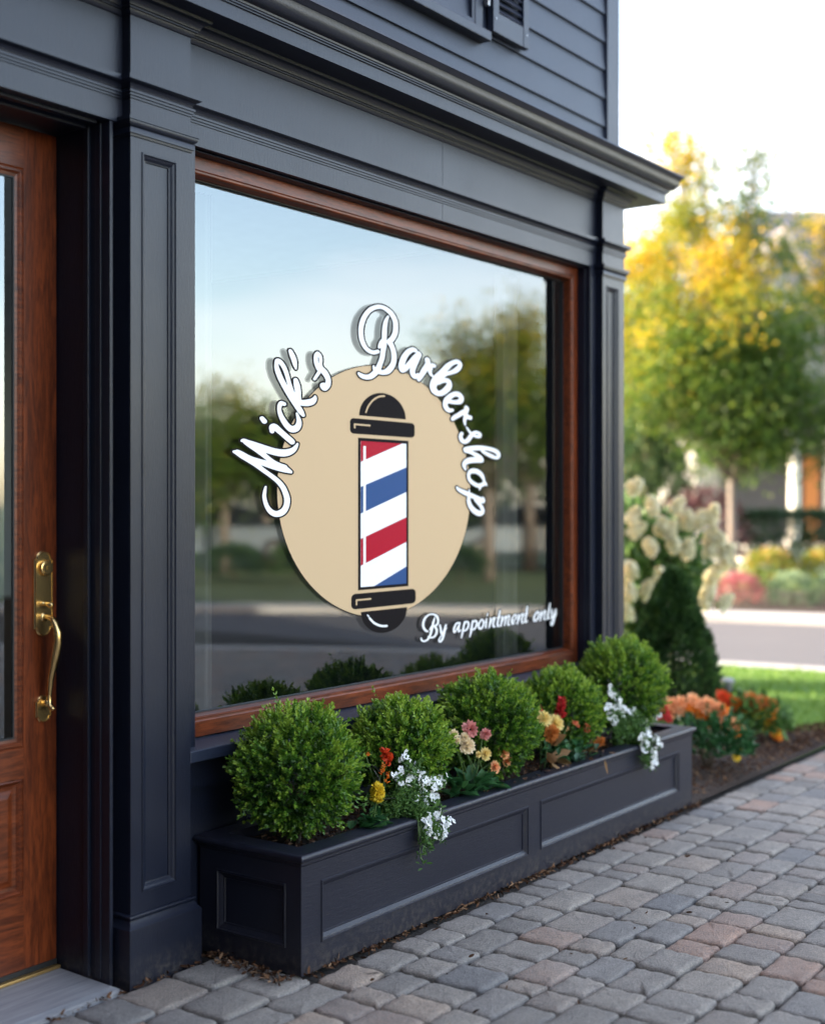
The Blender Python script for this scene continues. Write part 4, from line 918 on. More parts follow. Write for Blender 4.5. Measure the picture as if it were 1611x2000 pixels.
leaves('dark_leaves', [(3.66, 2.82, .60), (3.67, 2.82, .585), (3.63, 2.81, .53), (3.70, 2.83, .52), (3.76, 2.83, .55), (3.69, 2.82, .47), (3.72, 2.82, .46)], [(.5, -.3, -.5), (.2, -.4, -.7), (.6, -.4, -.25), (-.3, -.5, .4), (.5, -.5, -.6), (-.5, -.5, .1), (.4, -.6, .1)], .065, .022, .5, DKLEAF, r_, up=(0, 0, 1))
# yellow plume
r_ = empty('yellow_plume_plant', (3.665, 2.80, .36), 'short yellow plume flower over round leaves beside the first boxwood', 'flowering plant')
n = 420; k = np.arange(n)+.5; ph = np.arccos(1-2*k/n); t = 10.166*k; N = np.column_stack([np.cos(t)*np.sin(ph), np.sin(t)*np.sin(ph), np.cos(ph)])
N = N+rng.normal(size=N.shape)*.12
leaves('flower', np.array((3.665, 2.79, .500))+N*np.array([.017, .016, .027]), N*.6+rng.normal(size=N.shape)*.7+np.array([0, 0, .5]), .012, .010, rng.uniform(.1, .84, n), YELLOW_P, r_)
ms = MB(); ms.lathe([(.001, -.026), (.012, -.016), (.017, 0), (.013, .014), (.001, .026)], (3.665, 2.79, .500), 14); fixn(ms.build('flower_core', mat_plain('yellow_core', (.55, .36, .02), .8), r_, smooth=True))
stems(r_, (3.668, 2.81, .37), [(3.665, 2.792, .475)], .003, spread=.002)
rosette(r_, (3.655, 2.805, .39), 26, .062, .75, ROSLEAF, rise=.7, spread=.025)
# autumn mix left of the fourth ball
r_ = empty('salvia_plant', (5.04, 2.85, .36), 'red salvia spike and coral buds over grey green leaves before the fourth boxwood', 'flowering plant')
spiky('flower', (5.030, 2.84, .572), (.05, -.1, 1), .095, .030, RED_P, r_, 110)
for c in ((5.070, 2.80, .562), (5.095, 2.80, .548)): spiky('bud', c, (.8, -.2, -.35), .030, .017, CORAL_P, r_, 26)
spiky('flower', (5.191, 2.80, .497), (.05, -.2, 1), .036, .022, CORAL_P, r_, 40); spiky('bud', (4.843, 2.82, .628), (-.25, 0, .9), .028, .010, CORAL_P, r_, 14); spiky('bud', (5.064, 2.82, .515), (0, 0, 1), .024, .011, PEACH_P, r_, 14)
stems(r_, (5.03, 2.85, .38), [(5.02, 2.845, .60), (5.07, 2.81, .56), (5.191, 2.81, .50), (4.85, 2.825, .63), (5.064, 2.825, .52), (5.10, 2.81, .545)], .002)
GREYLEAF = mat_leaf('grey_green_leaf', [(.0, (.03, .075, .045)), (.5, (.06, .14, .085)), (1, (.12, .22, .14))], .45, .2)
rosette(r_, (5.05, 2.815, .415), 80, .056, .60, ROSLEAF, rise=.9, spread=.065)
rosette(r_, (5.10, 2.805, .40), 30, .05, .6, GREYLEAF, rise=.6, spread=.06)
r_ = empty('chrysanthemum_plant', (4.93, 2.86, .36), 'pale yellow and rust chrysanthemum heads with withered brown leaves in the planter', 'flowering plant')
bloom('flower', (4.888, 2.84, .592), (-.4, -1, .6), .040, MUMY_P, r_, 5, 18, .55, .26); bloom('flower', (4.985, 2.84, .557), (-.1, -1, .45), .046, MUMY_P, r_, 5, 20, .55, .26)
bloom('flower', (4.934, 2.83, .526), (-.3, -1, .1), .045, RUST_P, r_, 5, 16, .6, .40); bloom('flower', (4.955, 2.825, .497), (-.3, -1, -.1), .030, RUST_P, r_, 4, 12, .6, .40)
stems(r_, (4.93, 2.86, .37), [(4.888, 2.85, .59), (4.985, 2.85, .555), (4.934, 2.84, .52)], .0025)
leaves('withered_leaves', [(4.90, 2.83, .45), (4.89, 2.82, .42), (4.93, 2.82, .44), (4.91, 2.82, .40), (4.96, 2.82, .43), (4.94, 2.83, .47)], [(-.3, -.5, -.2), (.1, -.6, -.3), (.5, -.5, .1), (-.5, -.4, .1), (.4, -.6, -.4), (.2, -.6, .5)], .085, .05, [.2, .6, .4, .3, .7, .5], DRYLEAF, r_, fold=.4)
r_ = empty('rust_flower_plant', (5.26, 2.81, .36), 'faded rust orange flower hanging at the planter rim with dry leaves', 'flowering plant')
spiky('flower', (5.262, 2.775, .418), (.1, -.2, 1), .050, .030, RUST_P, r_, 46); spiky('flower', (5.250, 2.765, .392), (.1, -.3, -.6), .024, .022, RUST_P, r_, 24)
leaves('withered_leaves', [(5.20, 2.80, .42)]*9, rng.normal(size=(9, 3))+np.array([0, -.8, .2]), .06, .014, rng.uniform(.3, .84, 9), DRYLEAF, r_); stems(r_, (5.25, 2.82, .37), [(5.262, 2.78, .42)], .0025, spread=.004)
leaves('withered_leaves', [(5.215, 2.722, .385)], [(.1, -.2, -1)], .07, .012, .4, DRYLEAF, r_)

# ------------------------------------------------------------------ the flower bed beyond
def mound(name, label, cat, c, rx, rz, n, mat, group=None, leafL=.045, blooms=(), seed=1, zc=.45, wide=.5):
    root = empty(name, (c[0], c[1], 0), label, cat, group)
    N = rand_unit(n); N[:, 2] = np.abs(N[:, 2])*1.0-.15; N = unit(N)
    R = rng.uniform(.55, 1.03, n)[:, None]; P = np.array([c[0], c[1], c[2]])+N*R*np.array([rx, rx, rz])
    P[:, 2] = np.maximum(P[:, 2], .02)
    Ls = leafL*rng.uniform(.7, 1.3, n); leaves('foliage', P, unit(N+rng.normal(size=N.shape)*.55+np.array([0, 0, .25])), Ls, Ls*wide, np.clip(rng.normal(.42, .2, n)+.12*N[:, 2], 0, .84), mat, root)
    s = MB()
    for i in range(7):
        a = i*.9; s.tube([(c[0], c[1], -.02), (c[0]+.35*rx*math.cos(a), c[1]+.35*rx*math.sin(a), c[2]+rz*.5)], [.008, .003], 5)
    s.build('stem', STEM, root)
    return root
GM = 'chrysanthemum mounds in the flower bed'
r_ = mound('chrysanthemum', 'peach orange chrysanthemum mound in the mulch just past the planter', 'flowering plant', (6.98, 3.00, .155), .25, .20, 1300, ROSLEAF, GM, .045)
for c in [(6.836,3.17,.339),(6.846,3.157,.387),(6.877,3.114,.393),(6.917,3.058,.406),(6.951,3.011,.377),(6.963,2.993,.387),(6.979,2.972,.371),(6.994,2.95,.361),(7.013,2.924,.345),(6.979,2.972,.329),(6.994,2.95,.308),(6.954,3.006,.292),(7.013,2.924,.281),(7.029,2.903,.265),(7.038,2.89,.233),(7.063,2.856,.244),(6.99,2.94,.325),(7.03,2.91,.30),(6.90,3.06,.36),(6.93,3.03,.34),(7.0,2.94,.35),(7.05,2.88,.27),(6.86,3.12,.36),(7.02,2.92,.32)]:
    bloom('flower', c, (-.4, -.8, .7), .050, PEACH_P if random.random() < .7 else ORANGE_P, r_, 3, 11, .4, .45)
for c in [(7.161,2.891,.177),(7.166,2.884,.122),(7.152,2.902,.07),(7.13,2.88,.15)]: bloom('flower', c, (-.4, -.8, .5), .030, YELLOW_P, r_, 3, 10, .4, .45)
r_ = mound('chrysanthemum', 'amber and rust chrysanthemum mound farther along the mulch, beside the bollard light', 'flowering plant', (7.96, 3.16, .13), .27, .19, 1000, HERB, GM, .05)
for c, mt in [((7.77,3.242,.309),REDOR_P),((7.79,3.22,.29),REDOR_P),((7.825,3.166,.268),ORANGE_P),((7.871,3.101,.30),RUST_P),((7.918,3.037,.278),RUST_P),((7.945,3.0,.262),RUST_P),((7.881,3.089,.221),YELLOW_P),((7.908,3.05,.189),YELLOW_P),((7.936,3.012,.164),ORANGE_P),((7.955,2.986,.11),ORANGE_P),((7.918,3.037,.132),YELLOW_P),((7.964,2.973,.072),ORANGE_P),((7.94,3.01,.20),ORANGE_P),((7.95,2.99,.14),ORANGE_P),((7.84,3.15,.25),ORANGE_P),((7.89,3.08,.255),RUST_P),((7.90,3.06,.21),YELLOW_P),((7.93,3.02,.18),YELLOW_P),((7.80,3.2,.25),REDOR_P),((7.96,2.98,.10),YELLOW_P)]:
    bloom('flower', c, (-.4, -.8, .7), .055, mt, r_, 3, 10, .4, .5)
r_ = mound('red_flower_plant', 'small crimson flower clump peeping over the planter end', 'flowering plant', (6.40, 2.98, .19), .12, .18, 240, HERB, None, .04)
for c in ((6.367,2.966,.41),(6.361,2.974,.435),(6.373,2.957,.385),(6.34,3.0,.40)): bloom('flower', c, (-.4, -.8, .6), .030, RED_P if c[2] > .38 else PEACH_P, r_, 3, 9, .5, .5)
# conical evergreen
def cone(name, label, c, h, r, n, mat, leafL, group=None, belly=.25):
    root = empty(name, c, label, 'shrub', group)
    z = rng.random(n)**.85; prof = np.where(z < belly, .86+.14*z/belly, np.power(np.clip(1-(z-belly)/(1-belly), 0, 1), .62))
    a = rng.uniform(0, 2*math.pi, n); lump = 1+.06*np.sin(a*5+z*14)+.05*np.sin(a*9-z*22)
    rr = r*prof*lump*np.sqrt(rng.uniform(.45, 1, n))
    P = np.column_stack([c[0]+rr*np.cos(a), c[1]+rr*np.sin(a), c[2]+.02+z*(h-.03)])
    D = np.column_stack([np.cos(a)*.7, np.sin(a)*.7, np.full(n, .9)])+rng.normal(size=(n, 3))*.3
    Ls = leafL*rng.uniform(.6, 1.3, n); leaves('foliage', P, D, Ls, Ls*.38, np.clip(rng.normal(.42, .2, n)+.20*np.sin(a*5+z*19)*np.sin(a*3-z*11), 0, .84), mat, root)
    s = MB(); s.tube([(c[0], c[1], c[2]-.05), (c[0], c[1], c[2]+h*.8)], [r*.10, r*.02], 8); s.build('trunk', STEM, root); return root
cone('cone_evergreen', 'dark green cone shaped evergreen just past the shop corner', (8.17, 3.755, 0), 1.06, .325, 15000, CONLEAF, .040)
# bollard light
b_ = empty('path_light', (8.91, 3.68, 0), 'short black bollard light with pale cap beside the lawn', 'garden light')
mb = MB(); mb.lathe([(.030, -.05), (.030, .17), (.0, .17)], (8.91, 3.68, 0), 16); fixn(mb.build('post', GASKET, b_))
mb = MB(); mb.lathe([(.034, .17), (.034, .235), (.0, .235)], (8.91, 3.68, 0), 16); fixn(mb.build('lamp_head', mat_plain('smoked_lens', (.10, .10, .11), .3), b_))
mb = MB(); mb.lathe([(.046, .235), (.048, .262), (.030, .276), (0, .278)], (8.91, 3.68, 0), 16); fixn(mb.build('lamp_cap', METAL, b_))
# hydrangea
HYLEAF = mat_leaf('hydrangea_leaf', [(.0, (.03, .075, .018)), (.5, (.06, .135, .03)), (1.0, (.20, .31, .08))], .5, .3)
HY = (10.10, 5.02, 0)
r_ = empty('hydrangea_bush', HY, 'tall hydrangea bush with cream flower heads behind the cone evergreen', 'shrub')
n = 3600; N = rand_unit(n); P = np.array([HY[0], HY[1], .78])+N*rng.uniform(.45, 1, n)[:, None]*np.array([.66, .66, .76]); P[:, :2] = np.array(HY[:2])+(P[:, :2]-np.array(HY[:2]))*np.clip(.55+.45*P[:, 2:3], .5, 1); P[:, 2] = np.maximum(P[:, 2], .05)
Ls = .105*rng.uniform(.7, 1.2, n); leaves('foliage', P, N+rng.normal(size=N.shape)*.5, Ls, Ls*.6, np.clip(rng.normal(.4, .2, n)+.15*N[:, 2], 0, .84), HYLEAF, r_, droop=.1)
s = MB()
for i in range(12):
    a = i*.55; s.tube([(HY[0], HY[1], -.02), (HY[0]+.2*math.cos(a), HY[1]+.2*math.sin(a), .6), (HY[0]+.5*math.cos(a), HY[1]+.5*math.sin(a), 1.2)], [.014, .010, .005], 5)
s.build('stem', STEM, r_)
HF = [(9.998,4.94,1.65),(10.083,4.822,1.488),(10.206,4.651,1.483),(9.992,4.949,1.402),(10.011,4.923,1.294),(10.131,4.756,1.326),(10.175,4.695,1.283),(10.257,4.581,1.369),(10.32,4.493,1.38),(10.377,4.414,1.413),(10.074,4.835,1.153),(10.187,4.677,1.175),(10.257,4.581,1.132),(10.371,4.423,1.24),(10.408,4.37,1.207),(10.364,4.431,1.142),(10.44,4.326,1.099),(10.446,4.317,1.034),(9.979,4.966,.959),(9.973,4.975,.786),(10.061,4.852,.797),(10.383,4.405,.926),(10.358,4.44,.797),(10.339,4.466,.699),(10.437,4.331,.694),(9.96,4.993,.613),(10.124,4.765,.894)]
for c in HF:
    k_ = 10.32/11.0; c = (c[0]*k_, c[1]*k_, 1.5+(c[2]-1.5)*k_)
    n = 150; N = rand_unit(n); ax = unit(np.array([[rng.normal()*.5, rng.normal()*.5-.2, 1]]))[0]; t = rng.uniform(-1, 1, n); wdt = .052*np.sqrt(np.clip(1-((t+.3)/1.35)**2, .05, 1))
    P = np.array(c)+ax*(t*.072)[:, None]+np.cross(N, ax)*wdt[:, None]
    leaves('flower_head', P, N, .036, .030, rng.uniform(.1, .84, n), HYD_P, r_)

# ------------------------------------------------------------------ trees, shrubs and houses beyond the road
BARK = mat_plain('tree_bark', (.16, .135, .115), .9, 0, .3, 6, .5)
AUT = [(.0, (.030, .065, .012)), (.28, (.065, .130, .018)), (.46, (.125, .190, .022)), (.62, (.32, .30, .02)), (.80, (.60, .42, .02)), (1.0, (.70, .40, .06))]
TREELEAF = mat_leaf('autumn_leaf', AUT, .5, .45, .3)
def tree(label, base, trunk_h, trunk_r, blobs, leafL, per, tone, group, seed, cat='tree', limb_to=None, name='street_tree'):
    """blobs: (x, y, z, rx, ry, rz, clumps) relative to base; tone(p_rel) -> mean tone"""
    global rng
    rng = np.random.default_rng(seed)
    root = empty(name, base, label, cat, group)
    s = MB(); top = np.array([0, 0, trunk_h])
    s.tube([np.array(base)+np.array(p) for p in ((0, 0, -.15), (.01, 0, trunk_h*.5), (.0, .01, trunk_h))], [trunk_r*1.25, trunk_r, trunk_r*.9], 10)
    P, D, L, T = [], [], [], []
    for bx_, by_, bz, rx, ry, rz, nc in blobs:
        for q in range(nc):
            d = rand_unit(1)[0]; c = np.array([bx_, by_, bz])+d*np.array([rx, ry, rz])*rng.uniform(.25, 1.0)**.6
            if q % max(1, nc//5) == 0:
                m1 = top*.6+c*.4+np.array([0, 0, .15]); m1[:2] *= .8
                s.tube([np.array(base)+top-np.array([0, 0, .08]), np.array(base)+m1, np.array(base)+c], [trunk_r*.5, trunk_r*.26, trunk_r*.07], 6)
            cs = rng.uniform(.6, 1.25)*leafL*3.3; n = int(per*rng.uniform(.6, 1.3))
            off = rng.normal(size=(n, 3))*cs*np.array([1, 1, .7]); p = c+off
            tn = tone(c)+rng.normal()*.10
            P.append(p); D.append(unit(off+rng.normal(size=(n, 3))*cs+np.array([0, 0, -.3*cs]))); L.append(leafL*rng.uniform(.6, 1.25, n)); T.append(np.clip(tn+rng.normal(size=n)*.06, 0, .84))
    P, D, L, T = map(np.concatenate, (P, D, L, T))
    s.build('trunk', BARK, root, smooth=True)
    leaves('crown', P+np.array(base), D, L, L*.62, T, TREELEAF, root)
    return root
def rel(l, d, base=None):            # a spot given by metres right of and along the street view
    return np.array([RGT[0]*l+FWD[0]*d, RGT[1]*l+FWD[1]*d])
R2 = np.array(RGT); F2 = np.array(FWD)
def blob(l, d, z, rl, rz, n): v = R2*l+F2*d; return (v[0], v[1], z, rl, rl, rz, n)
b0 = (20.94, 8.57, -.02)
def tone_main(c):
    l = c[:2] @ R2
    return .15 + .36*max(0, (c[2]-3.4)/3.0)*max(.15, 1-(l+1.1)/2.6) + .16*max(0, -l-.5) + (.34 if (abs(l+.15) < .38 and 4.3 < c[2] < 6.3) else 0)
tree('young street tree turning yellow, on a slim grey trunk across the road', b0, 1.95, .075,
     [blob(.1, 0, 3.2, 1.25, .9, 84), blob(-.1, 0, 4.3, 1.05, .9, 58), blob(.7, .3, 3.9, .9, .7, 30), blob(-.9, -.2, 3.9, .7, .6, 24), blob(-.15, 0, 5.5, .6, .8, 24), blob(.25, 0, 6.5, .26, .65, 12), blob(-.85, 0, 6.6, .30, .75, 16), blob(-.95, 0, 7.55, .15, .35, 7), blob(.66, 0, 5.9, .25, .4, 5), blob(.38, 0, 7.3, .13, .4, 6), blob(-.55, 0, 7.2, .14, .3, 5), blob(.2, .2, 2.5, .9, .35, 24), blob(-1.35, 0, 3.2, .5, .5, 14), blob(1.3, 0, 3.2, .5, .6, 16), blob(1.2, .2, 4.5, .4, .5, 9), blob(-1.15, 0, 4.8, .4, .5, 10), blob(1.45, 0, 2.6, .4, .35, 8)],
     .085, 104, tone_main, 'trees across the road', 31)
tree('golden tree close behind the shop corner, left of the street tree', (24.7, 11.9, 0), 1.6, .11,
     [blob(-.2, 0, 6.5, .9, .8, 34), blob(.8, 0, 6.9, .8, .7, 22), blob(1.5, 0, 6.0, .8, .8, 24), blob(-.4, 0, 5.4, .9, .8, 34), blob(.9, 0, 5.6, .9, .8, 30), blob(1.9, 0, 4.0, .8, .9, 24), blob(-.2, 0, 4.6, 1.0, .8, 38), blob(.5, 0, 3.4, 1.0, .9, 36), blob(-.6, 0, 3.2, .9, .9, 30), blob(.1, 0, 6.0, .7, .7, 18), blob(1.2, 0, 4.6, .8, .8, 22), blob(-.2, 0, 2.4, 1.0, .6, 28)],
     .10, 82, lambda c: .42+.10*max(0, (c[2]-3.2)/2.0)+.12*math.sin(c[2]*2.3+c[0]*2), 'trees across the road', 32)
tree('broad green and orange tree in front of the house roof, at the right edge', (26.0, 8.5, 0), 2.4, .12,
     [blob(.35, 0, 5.75, .95, .62, 40), blob(.9, 0, 6.6, .7, .7, 22), blob(-.25, 0, 6.75, .25, .5, 8), blob(1.3, 0, 7.6, .3, .4, 6)],
     .10, 90, lambda c: .24+(.50 if rng.random() < .28+.25*max(0, c[2]-6) else 0), 'trees across the road', 33)
tree('far hazy golden tree low behind the street tree trunk', (38.0, 19.0, 0), 2.0, .16,
     [blob(0, 0, 5.0, 2.4, 1.6, 50), blob(1.5, 0, 3.6, 1.8, 1.4, 34), blob(-1.5, 0, 4, 1.8, 1.4, 34)],
     .15, 90, lambda c: .40+.08*math.sin(c[2]*2), 'trees across the road', 34)
rng = np.random.default_rng(5)
cone('dark_arborvitae', 'tall rounded dark evergreen behind the hydrangea', (22.85, 11.05, 0), 3.45, .95, 7000, mat_leaf('far_conifer', [(.0, (.018, .045, .018)), (.5, (.045, .095, .035)), (1, (.10, .16, .06))], .6, .2), .13, None, .45)
def ball(name, label, cat, c, rx, rz, n, mat, L, group=None):
    root = empty(name, (c[0], c[1], 0), label, cat, group); N = rand_unit(n); N[:, 2] = np.where(N[:, 2] < -.5, -N[:, 2], N[:, 2])
    P = np.array(c)+N*rng.uniform(.6, 1.02, n)[:, None]*np.array([rx, rx, rz]); P[:, 2] = np.maximum(P[:, 2], 0)
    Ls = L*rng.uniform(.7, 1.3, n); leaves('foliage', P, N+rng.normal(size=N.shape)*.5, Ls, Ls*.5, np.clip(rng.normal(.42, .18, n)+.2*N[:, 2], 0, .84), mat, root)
    s = MB(); s.tube([(c[0], c[1], -.05), (c[0], c[1], c[2])], [.03, .015], 6); s.build('stem', STEM, root); return root
PURP = mat_leaf('plum_leaf', [(.0, (.035, .012, .016)), (.5, (.085, .032, .040)), (1, (.16, .07, .075))], .5, .2)
LIME = mat_leaf('lime_leaf', [(.0, (.06, .12, .015)), (.45, (.13, .22, .025)), (.75, (.30, .28, .04)), (1, (.62, .26, .07))], .5, .3)
SAGE = mat_leaf('sage_leaf', [(.0, (.08, .14, .075)), (.5, (.15, .23, .12)), (1, (.26, .35, .20))], .6, .2)
PINKL = mat_leaf('pink_bloom', [(.0, (.05, .09, .03)), (.40, (.14, .10, .06)), (.6, (.42, .10, .13)), (1, (.60, .24, .27))], .5, .25)
HEDGE = mat_leaf('hedge_leaf', [(.0, (.008, .026, .010)), (.5, (.020, .055, .022)), (1, (.05, .10, .04))], .5, .1)
GS = 'shrubs in the bed across the road'
ball('plum_shrub', 'dark plum red shrub behind the street tree trunk', 'shrub', (22.5, 9.8, .95), .85, .85, 1600, PURP, .10)
r = ball('lime_shrub', 'round lime green shrub with orange tips in front of the dark hedge', 'shrub', (20.81, 7.90, .36), .46, .42, 1600, LIME, .06, GS)
ball('lime_shrub', 'lime and orange shrub cut by the right edge of the view', 'shrub', (21.32, 7.19, .36), .44, .42, 1500, LIME, .06, GS)
ball('sage_shrub', 'pale sage green mound at the kerb, the left one of the two', 'shrub', (19.56, 7.06, .16), .36, .33, 1400, SAGE, .045, GS)
ball('sage_shrub', 'pale sage green mound at the kerb, cut by the right edge', 'shrub', (19.95, 6.52, .16), .36, .33, 1400, SAGE, .045, GS)
ball('pink_shrub', 'low rose pink flowering shrub under the street tree', 'shrub', (19.2, 7.74, .17), .36, .30, 1500, PINKL, .045, GS)
# clipped hedge in front of the porch
hd = empty('clipped_hedge', (24.6, 8.65, 0), 'long dark green clipped hedge below the porch', 'hedge')
n = 9000; l = rng.uniform(-1.35, 2.2, n); dd = rng.uniform(-.4, .4, n); z = rng.uniform(.05, 1.33, n); sel = rng.integers(0, 3, n)
dd = np.where(sel == 0, -.4+rng.normal(size=n)*.03, dd); z = np.where(sel == 1, 1.32+rng.normal(size=n)*.03, z)
P = np.column_stack([24.6+R2[0]*l+F2[0]*dd, 8.65+R2[1]*l+F2[1]*dd, z])
leaves('foliage', P, rng.normal(size=(n, 3))+np.array([-.4, -.3, .5]), .09, .05, np.clip(rng.normal(.45, .2, n), 0, .84), HEDGE, hd)

# house with a columned porch
def house(origin, rz, label):
    h = empty('porch_house', origin, label, 'house', None, rz)
    ROOF = mat_plain('slate_roof', (.16, .15, .165), .8, 0, .2, 3); SID = mat_plain('grey_siding', (.34, .33, .34), .8, 0, .08, 2); TRIM = mat_plain('white_trim', (.72, .70, .67), .6); RAKE = mat_plain('cream_rake_board', (.66, .52, .42), .6)
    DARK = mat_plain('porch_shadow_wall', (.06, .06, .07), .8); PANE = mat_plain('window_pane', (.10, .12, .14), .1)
    m_ = MB(); m_.box(-1.6, 9.0, 2.4, 10, 0, 5.6); m_.add([(.8, 2.4, 5.6), (.8, 10, 5.6), (.8, 6.2, 9.3)], [(0, 2, 1)]); m_.add([(9, 2.4, 5.6), (9, 10, 5.6), (9, 6.2, 9.3)], [(0, 1, 2)])
    m_.add([(-1.1, 1.2, 5.2), (1.5, 1.2, 5.2), (.15, 1.2, 7.75)], [(0, 1, 2)]); m_.box(-1.0, 1.4, 1.2, 2.4, 3.6, 5.2); m_.build('wall', SID, h, local=True)
    r_ = MB(); t = .10
    for (a, b, c, d) in (((.5, 1.9, 5.22), (9.4, 1.9, 5.22), (9.4, 6.2, 9.5), (.5, 6.2, 9.5)), ((9.4, 10.5, 5.22), (.5, 10.5, 5.22), (.5, 6.2, 9.5), (9.4, 6.2, 9.5)),
                         ((-1.5, .9, 4.9), (.15, .9, 8.0), (.15, 5.4, 8.0), (-1.5, 5.4, 4.9)), ((.15, .9, 8.0), (1.8, .9, 4.9), (1.8, 5.4, 4.9), (.15, 5.4, 8.0))):
        r_.quad(a, b, c, d); r_.quad(*[(p[0], p[1], p[2]-t) for p in (d, c, b, a)])
    r_.add([(-1.2, -.5, 3.55), (7.6, -.5, 3.55), (7.6, 2.4, 4.5), (-1.2, 2.4, 4.5), (-1.2, -.5, 3.45), (7.6, -.5, 3.45)], [(0, 1, 2, 3), (4, 5, 1, 0)])
    r_.build('roof', ROOF, h, local=True)
    k = MB()
    for a, b in (((-1.5, .86, 4.9), (.15, .86, 8.0)), ((.15, .86, 8.0), (1.8, .86, 4.9))):
        k.add([a, b, (b[0], b[1], b[2]-.28), (a[0], a[1], a[2]-.28), (a[0], a[1]+.06, a[2]), (b[0], b[1]+.06, b[2]), (b[0], b[1]+.06, b[2]-.28), (a[0], a[1]+.06, a[2]-.28)], [(3, 2, 1, 0), (4, 5, 6, 7), (0, 1, 5, 4), (3, 7, 6, 2)])
    k.build('rake_board', RAKE, h, local=True)
    p = MB(); p.box(-1.1, 7.5, -.35, -.1, 3.10, 3.44); p.box(-1.0, 7.5, -.3, 2.4, -.1, .55); p.build('porch', TRIM, h, local=True)
    for x in (.05, 2.6, 5.2):
        c = MB(); c.box(x-.16, x+.16, -.36, -.04, .55, .75); c.lathe([(.13, .75), (.115, 2.9), (.16, 2.95), (.16, 3.1)], (x, -.2, 0), 14); c.build('column', TRIM, h, local=True)
    d_ = MB(); d_.box(-1.0, 7.5, 2.30, 2.39, .55, 3.5); d_.build('porch_wall', DARK, h, local=True)  # dark sheet over the siding, porch shade put into its colour
    for x0, x1, z0, z1, y in ((-.3, .7, 3.9, 5.4, 1.2), (2.4, 3.4, 3.9+.9, 5.3, 2.4), (1.6, 2.6, 1.3, 2.9, 2.3)):
        f = MB(); f.box(x0-.12, x0, y-.08, y, z0-.1, z1+.12); f.box(x1, x1+.12, y-.08, y, z0-.1, z1+.12); f.box(x0, x1, y-.08, y, z1, z1+.12); f.box(x0, x1, y-.08, y, z0-.12, z0); f.box((x0+x1)/2-.03, (x0+x1)/2+.03, y-.05, y, z0, z1); fo = f.build('window', TRIM, h, local=True)
        g = MB(); g.quad((x0, y-.02, z0), (x1, y-.02, z0), (x1, y-.02, z1), (x0, y-.02, z1)); g.build('pane', PANE, fo, local=True)
    d2 = MB(); d2.box(1.0, 1.34, 2.22, 2.30, .55, 2.7); d2.build('door', mat_plain('lantern_orange', (.42, .15, .03), .5), h, local=True)  # added orange panel standing in for the porch lantern's light
    return h
ho = R2*8.5+F2*30
house((ho[0], ho[1], 0), TH-math.pi/2, 'grey house with slate roof, cream rake boards and white porch column behind the trees')
# ------------------------------------------------------------------ the other side of the street (met in the window reflection)
GR = 'trees opposite the shop'
def gtone(base, amp): return lambda c: base-.05+amp*max(0, (c[2]-2.6)/1.6)+.05*math.sin(c[0]*3+c[2]*2)
RM = np.array((RGT[0], -RGT[1])); FM = np.array((FWD[0], -FWD[1]))
def mblob(l, d, z, rl, rz, n): v = RM*l+FM*d; return (v[0], v[1], z, rl, rl, rz, n)
tree('bushy tree opposite, tallest at the left of the window reflection', (23.3, -15.75, 0), 1.5, .12, [mblob(0, 0, 3.3, 1.2, 1.1, 50), mblob(.9, 0, 2.6, .9, .9, 30), mblob(-.9, 0, 2.5, .9, .8, 28)], .11, 105, gtone(.26, .26), GR, 41)
tree('low spreading tree opposite, seen through the window emblem edge', (25.4, -16.3, 0), 1.4, .11, [mblob(0, 0, 2.9, 1.2, .9, 44), mblob(1.3, 0, 2.6, 1.0, .8, 30), mblob(2.4, 0, 2.5, .9, .7, 26)], .11, 100, gtone(.22, .22), GR, 42)
tree('dark tree opposite at the far left of the reflection', (21.4, -15.6, 0), 1.3, .12, [mblob(0, 0, 2.7, 1.2, .9, 44), mblob(-1.2, 0, 3.0, 1.0, 1.0, 30), mblob(0, 0, 1.6, 1.2, .6, 26)], .11, 105, gtone(.22, .18), GR, 43)
tree('tall loose tree opposite with golden tips, right in the reflection', (24.5, -9.0, 0), 1.8, .12, [mblob(-.5, 0, 3.9, .8, .9, 30), mblob(.5, 0, 4.3, .8, 1.0, 34), mblob(0, 0, 2.8, 1.3, .9, 46), mblob(-.6, 0, 5.0, .3, .4, 8), mblob(.6, 0, 5.5, .4, .4, 9), mblob(1.4, 0, 3.2, .8, 1, 28)], .11, 100, gtone(.18, .22), GR, 44)
tree('wide tree opposite behind the tall one, reflected by the right window jamb', (28.6, -10.4, 0), 2.0, .14, [mblob(0, 0, 4.4, 1.5, 1.3, 50), mblob(1.4, 0, 3.6, 1.3, 1.2, 36), mblob(-1.6, 0, 3.0, 1.2, .9, 34)], .12, 100, gtone(.22, .20), GR, 45)
tree('distant low tree line tree opposite in the middle', (31.5, -17.0, 0), 1.2, .14, [mblob(0, 0, 2.6, 2.0, .8, 44), mblob(2.2, 0, 2.4, 1.6, .8, 34), mblob(-2.2, 0, 2.4, 1.6, .8, 34)], .14, 90, gtone(.2, .2), GR, 46)
tree('thin crowned tree opposite between the reflected trunks', (27.5, -13.2, 0), 1.4, .11, [mblob(0, 0, 2.6, 1.2, .8, 36), mblob(0, 0, 1.6, 1.3, .5, 22)], .12, 95, gtone(.2, .18), GR, 47)
rng = np.random.default_rng(8)
GD = 'low shrubs opposite the shop'
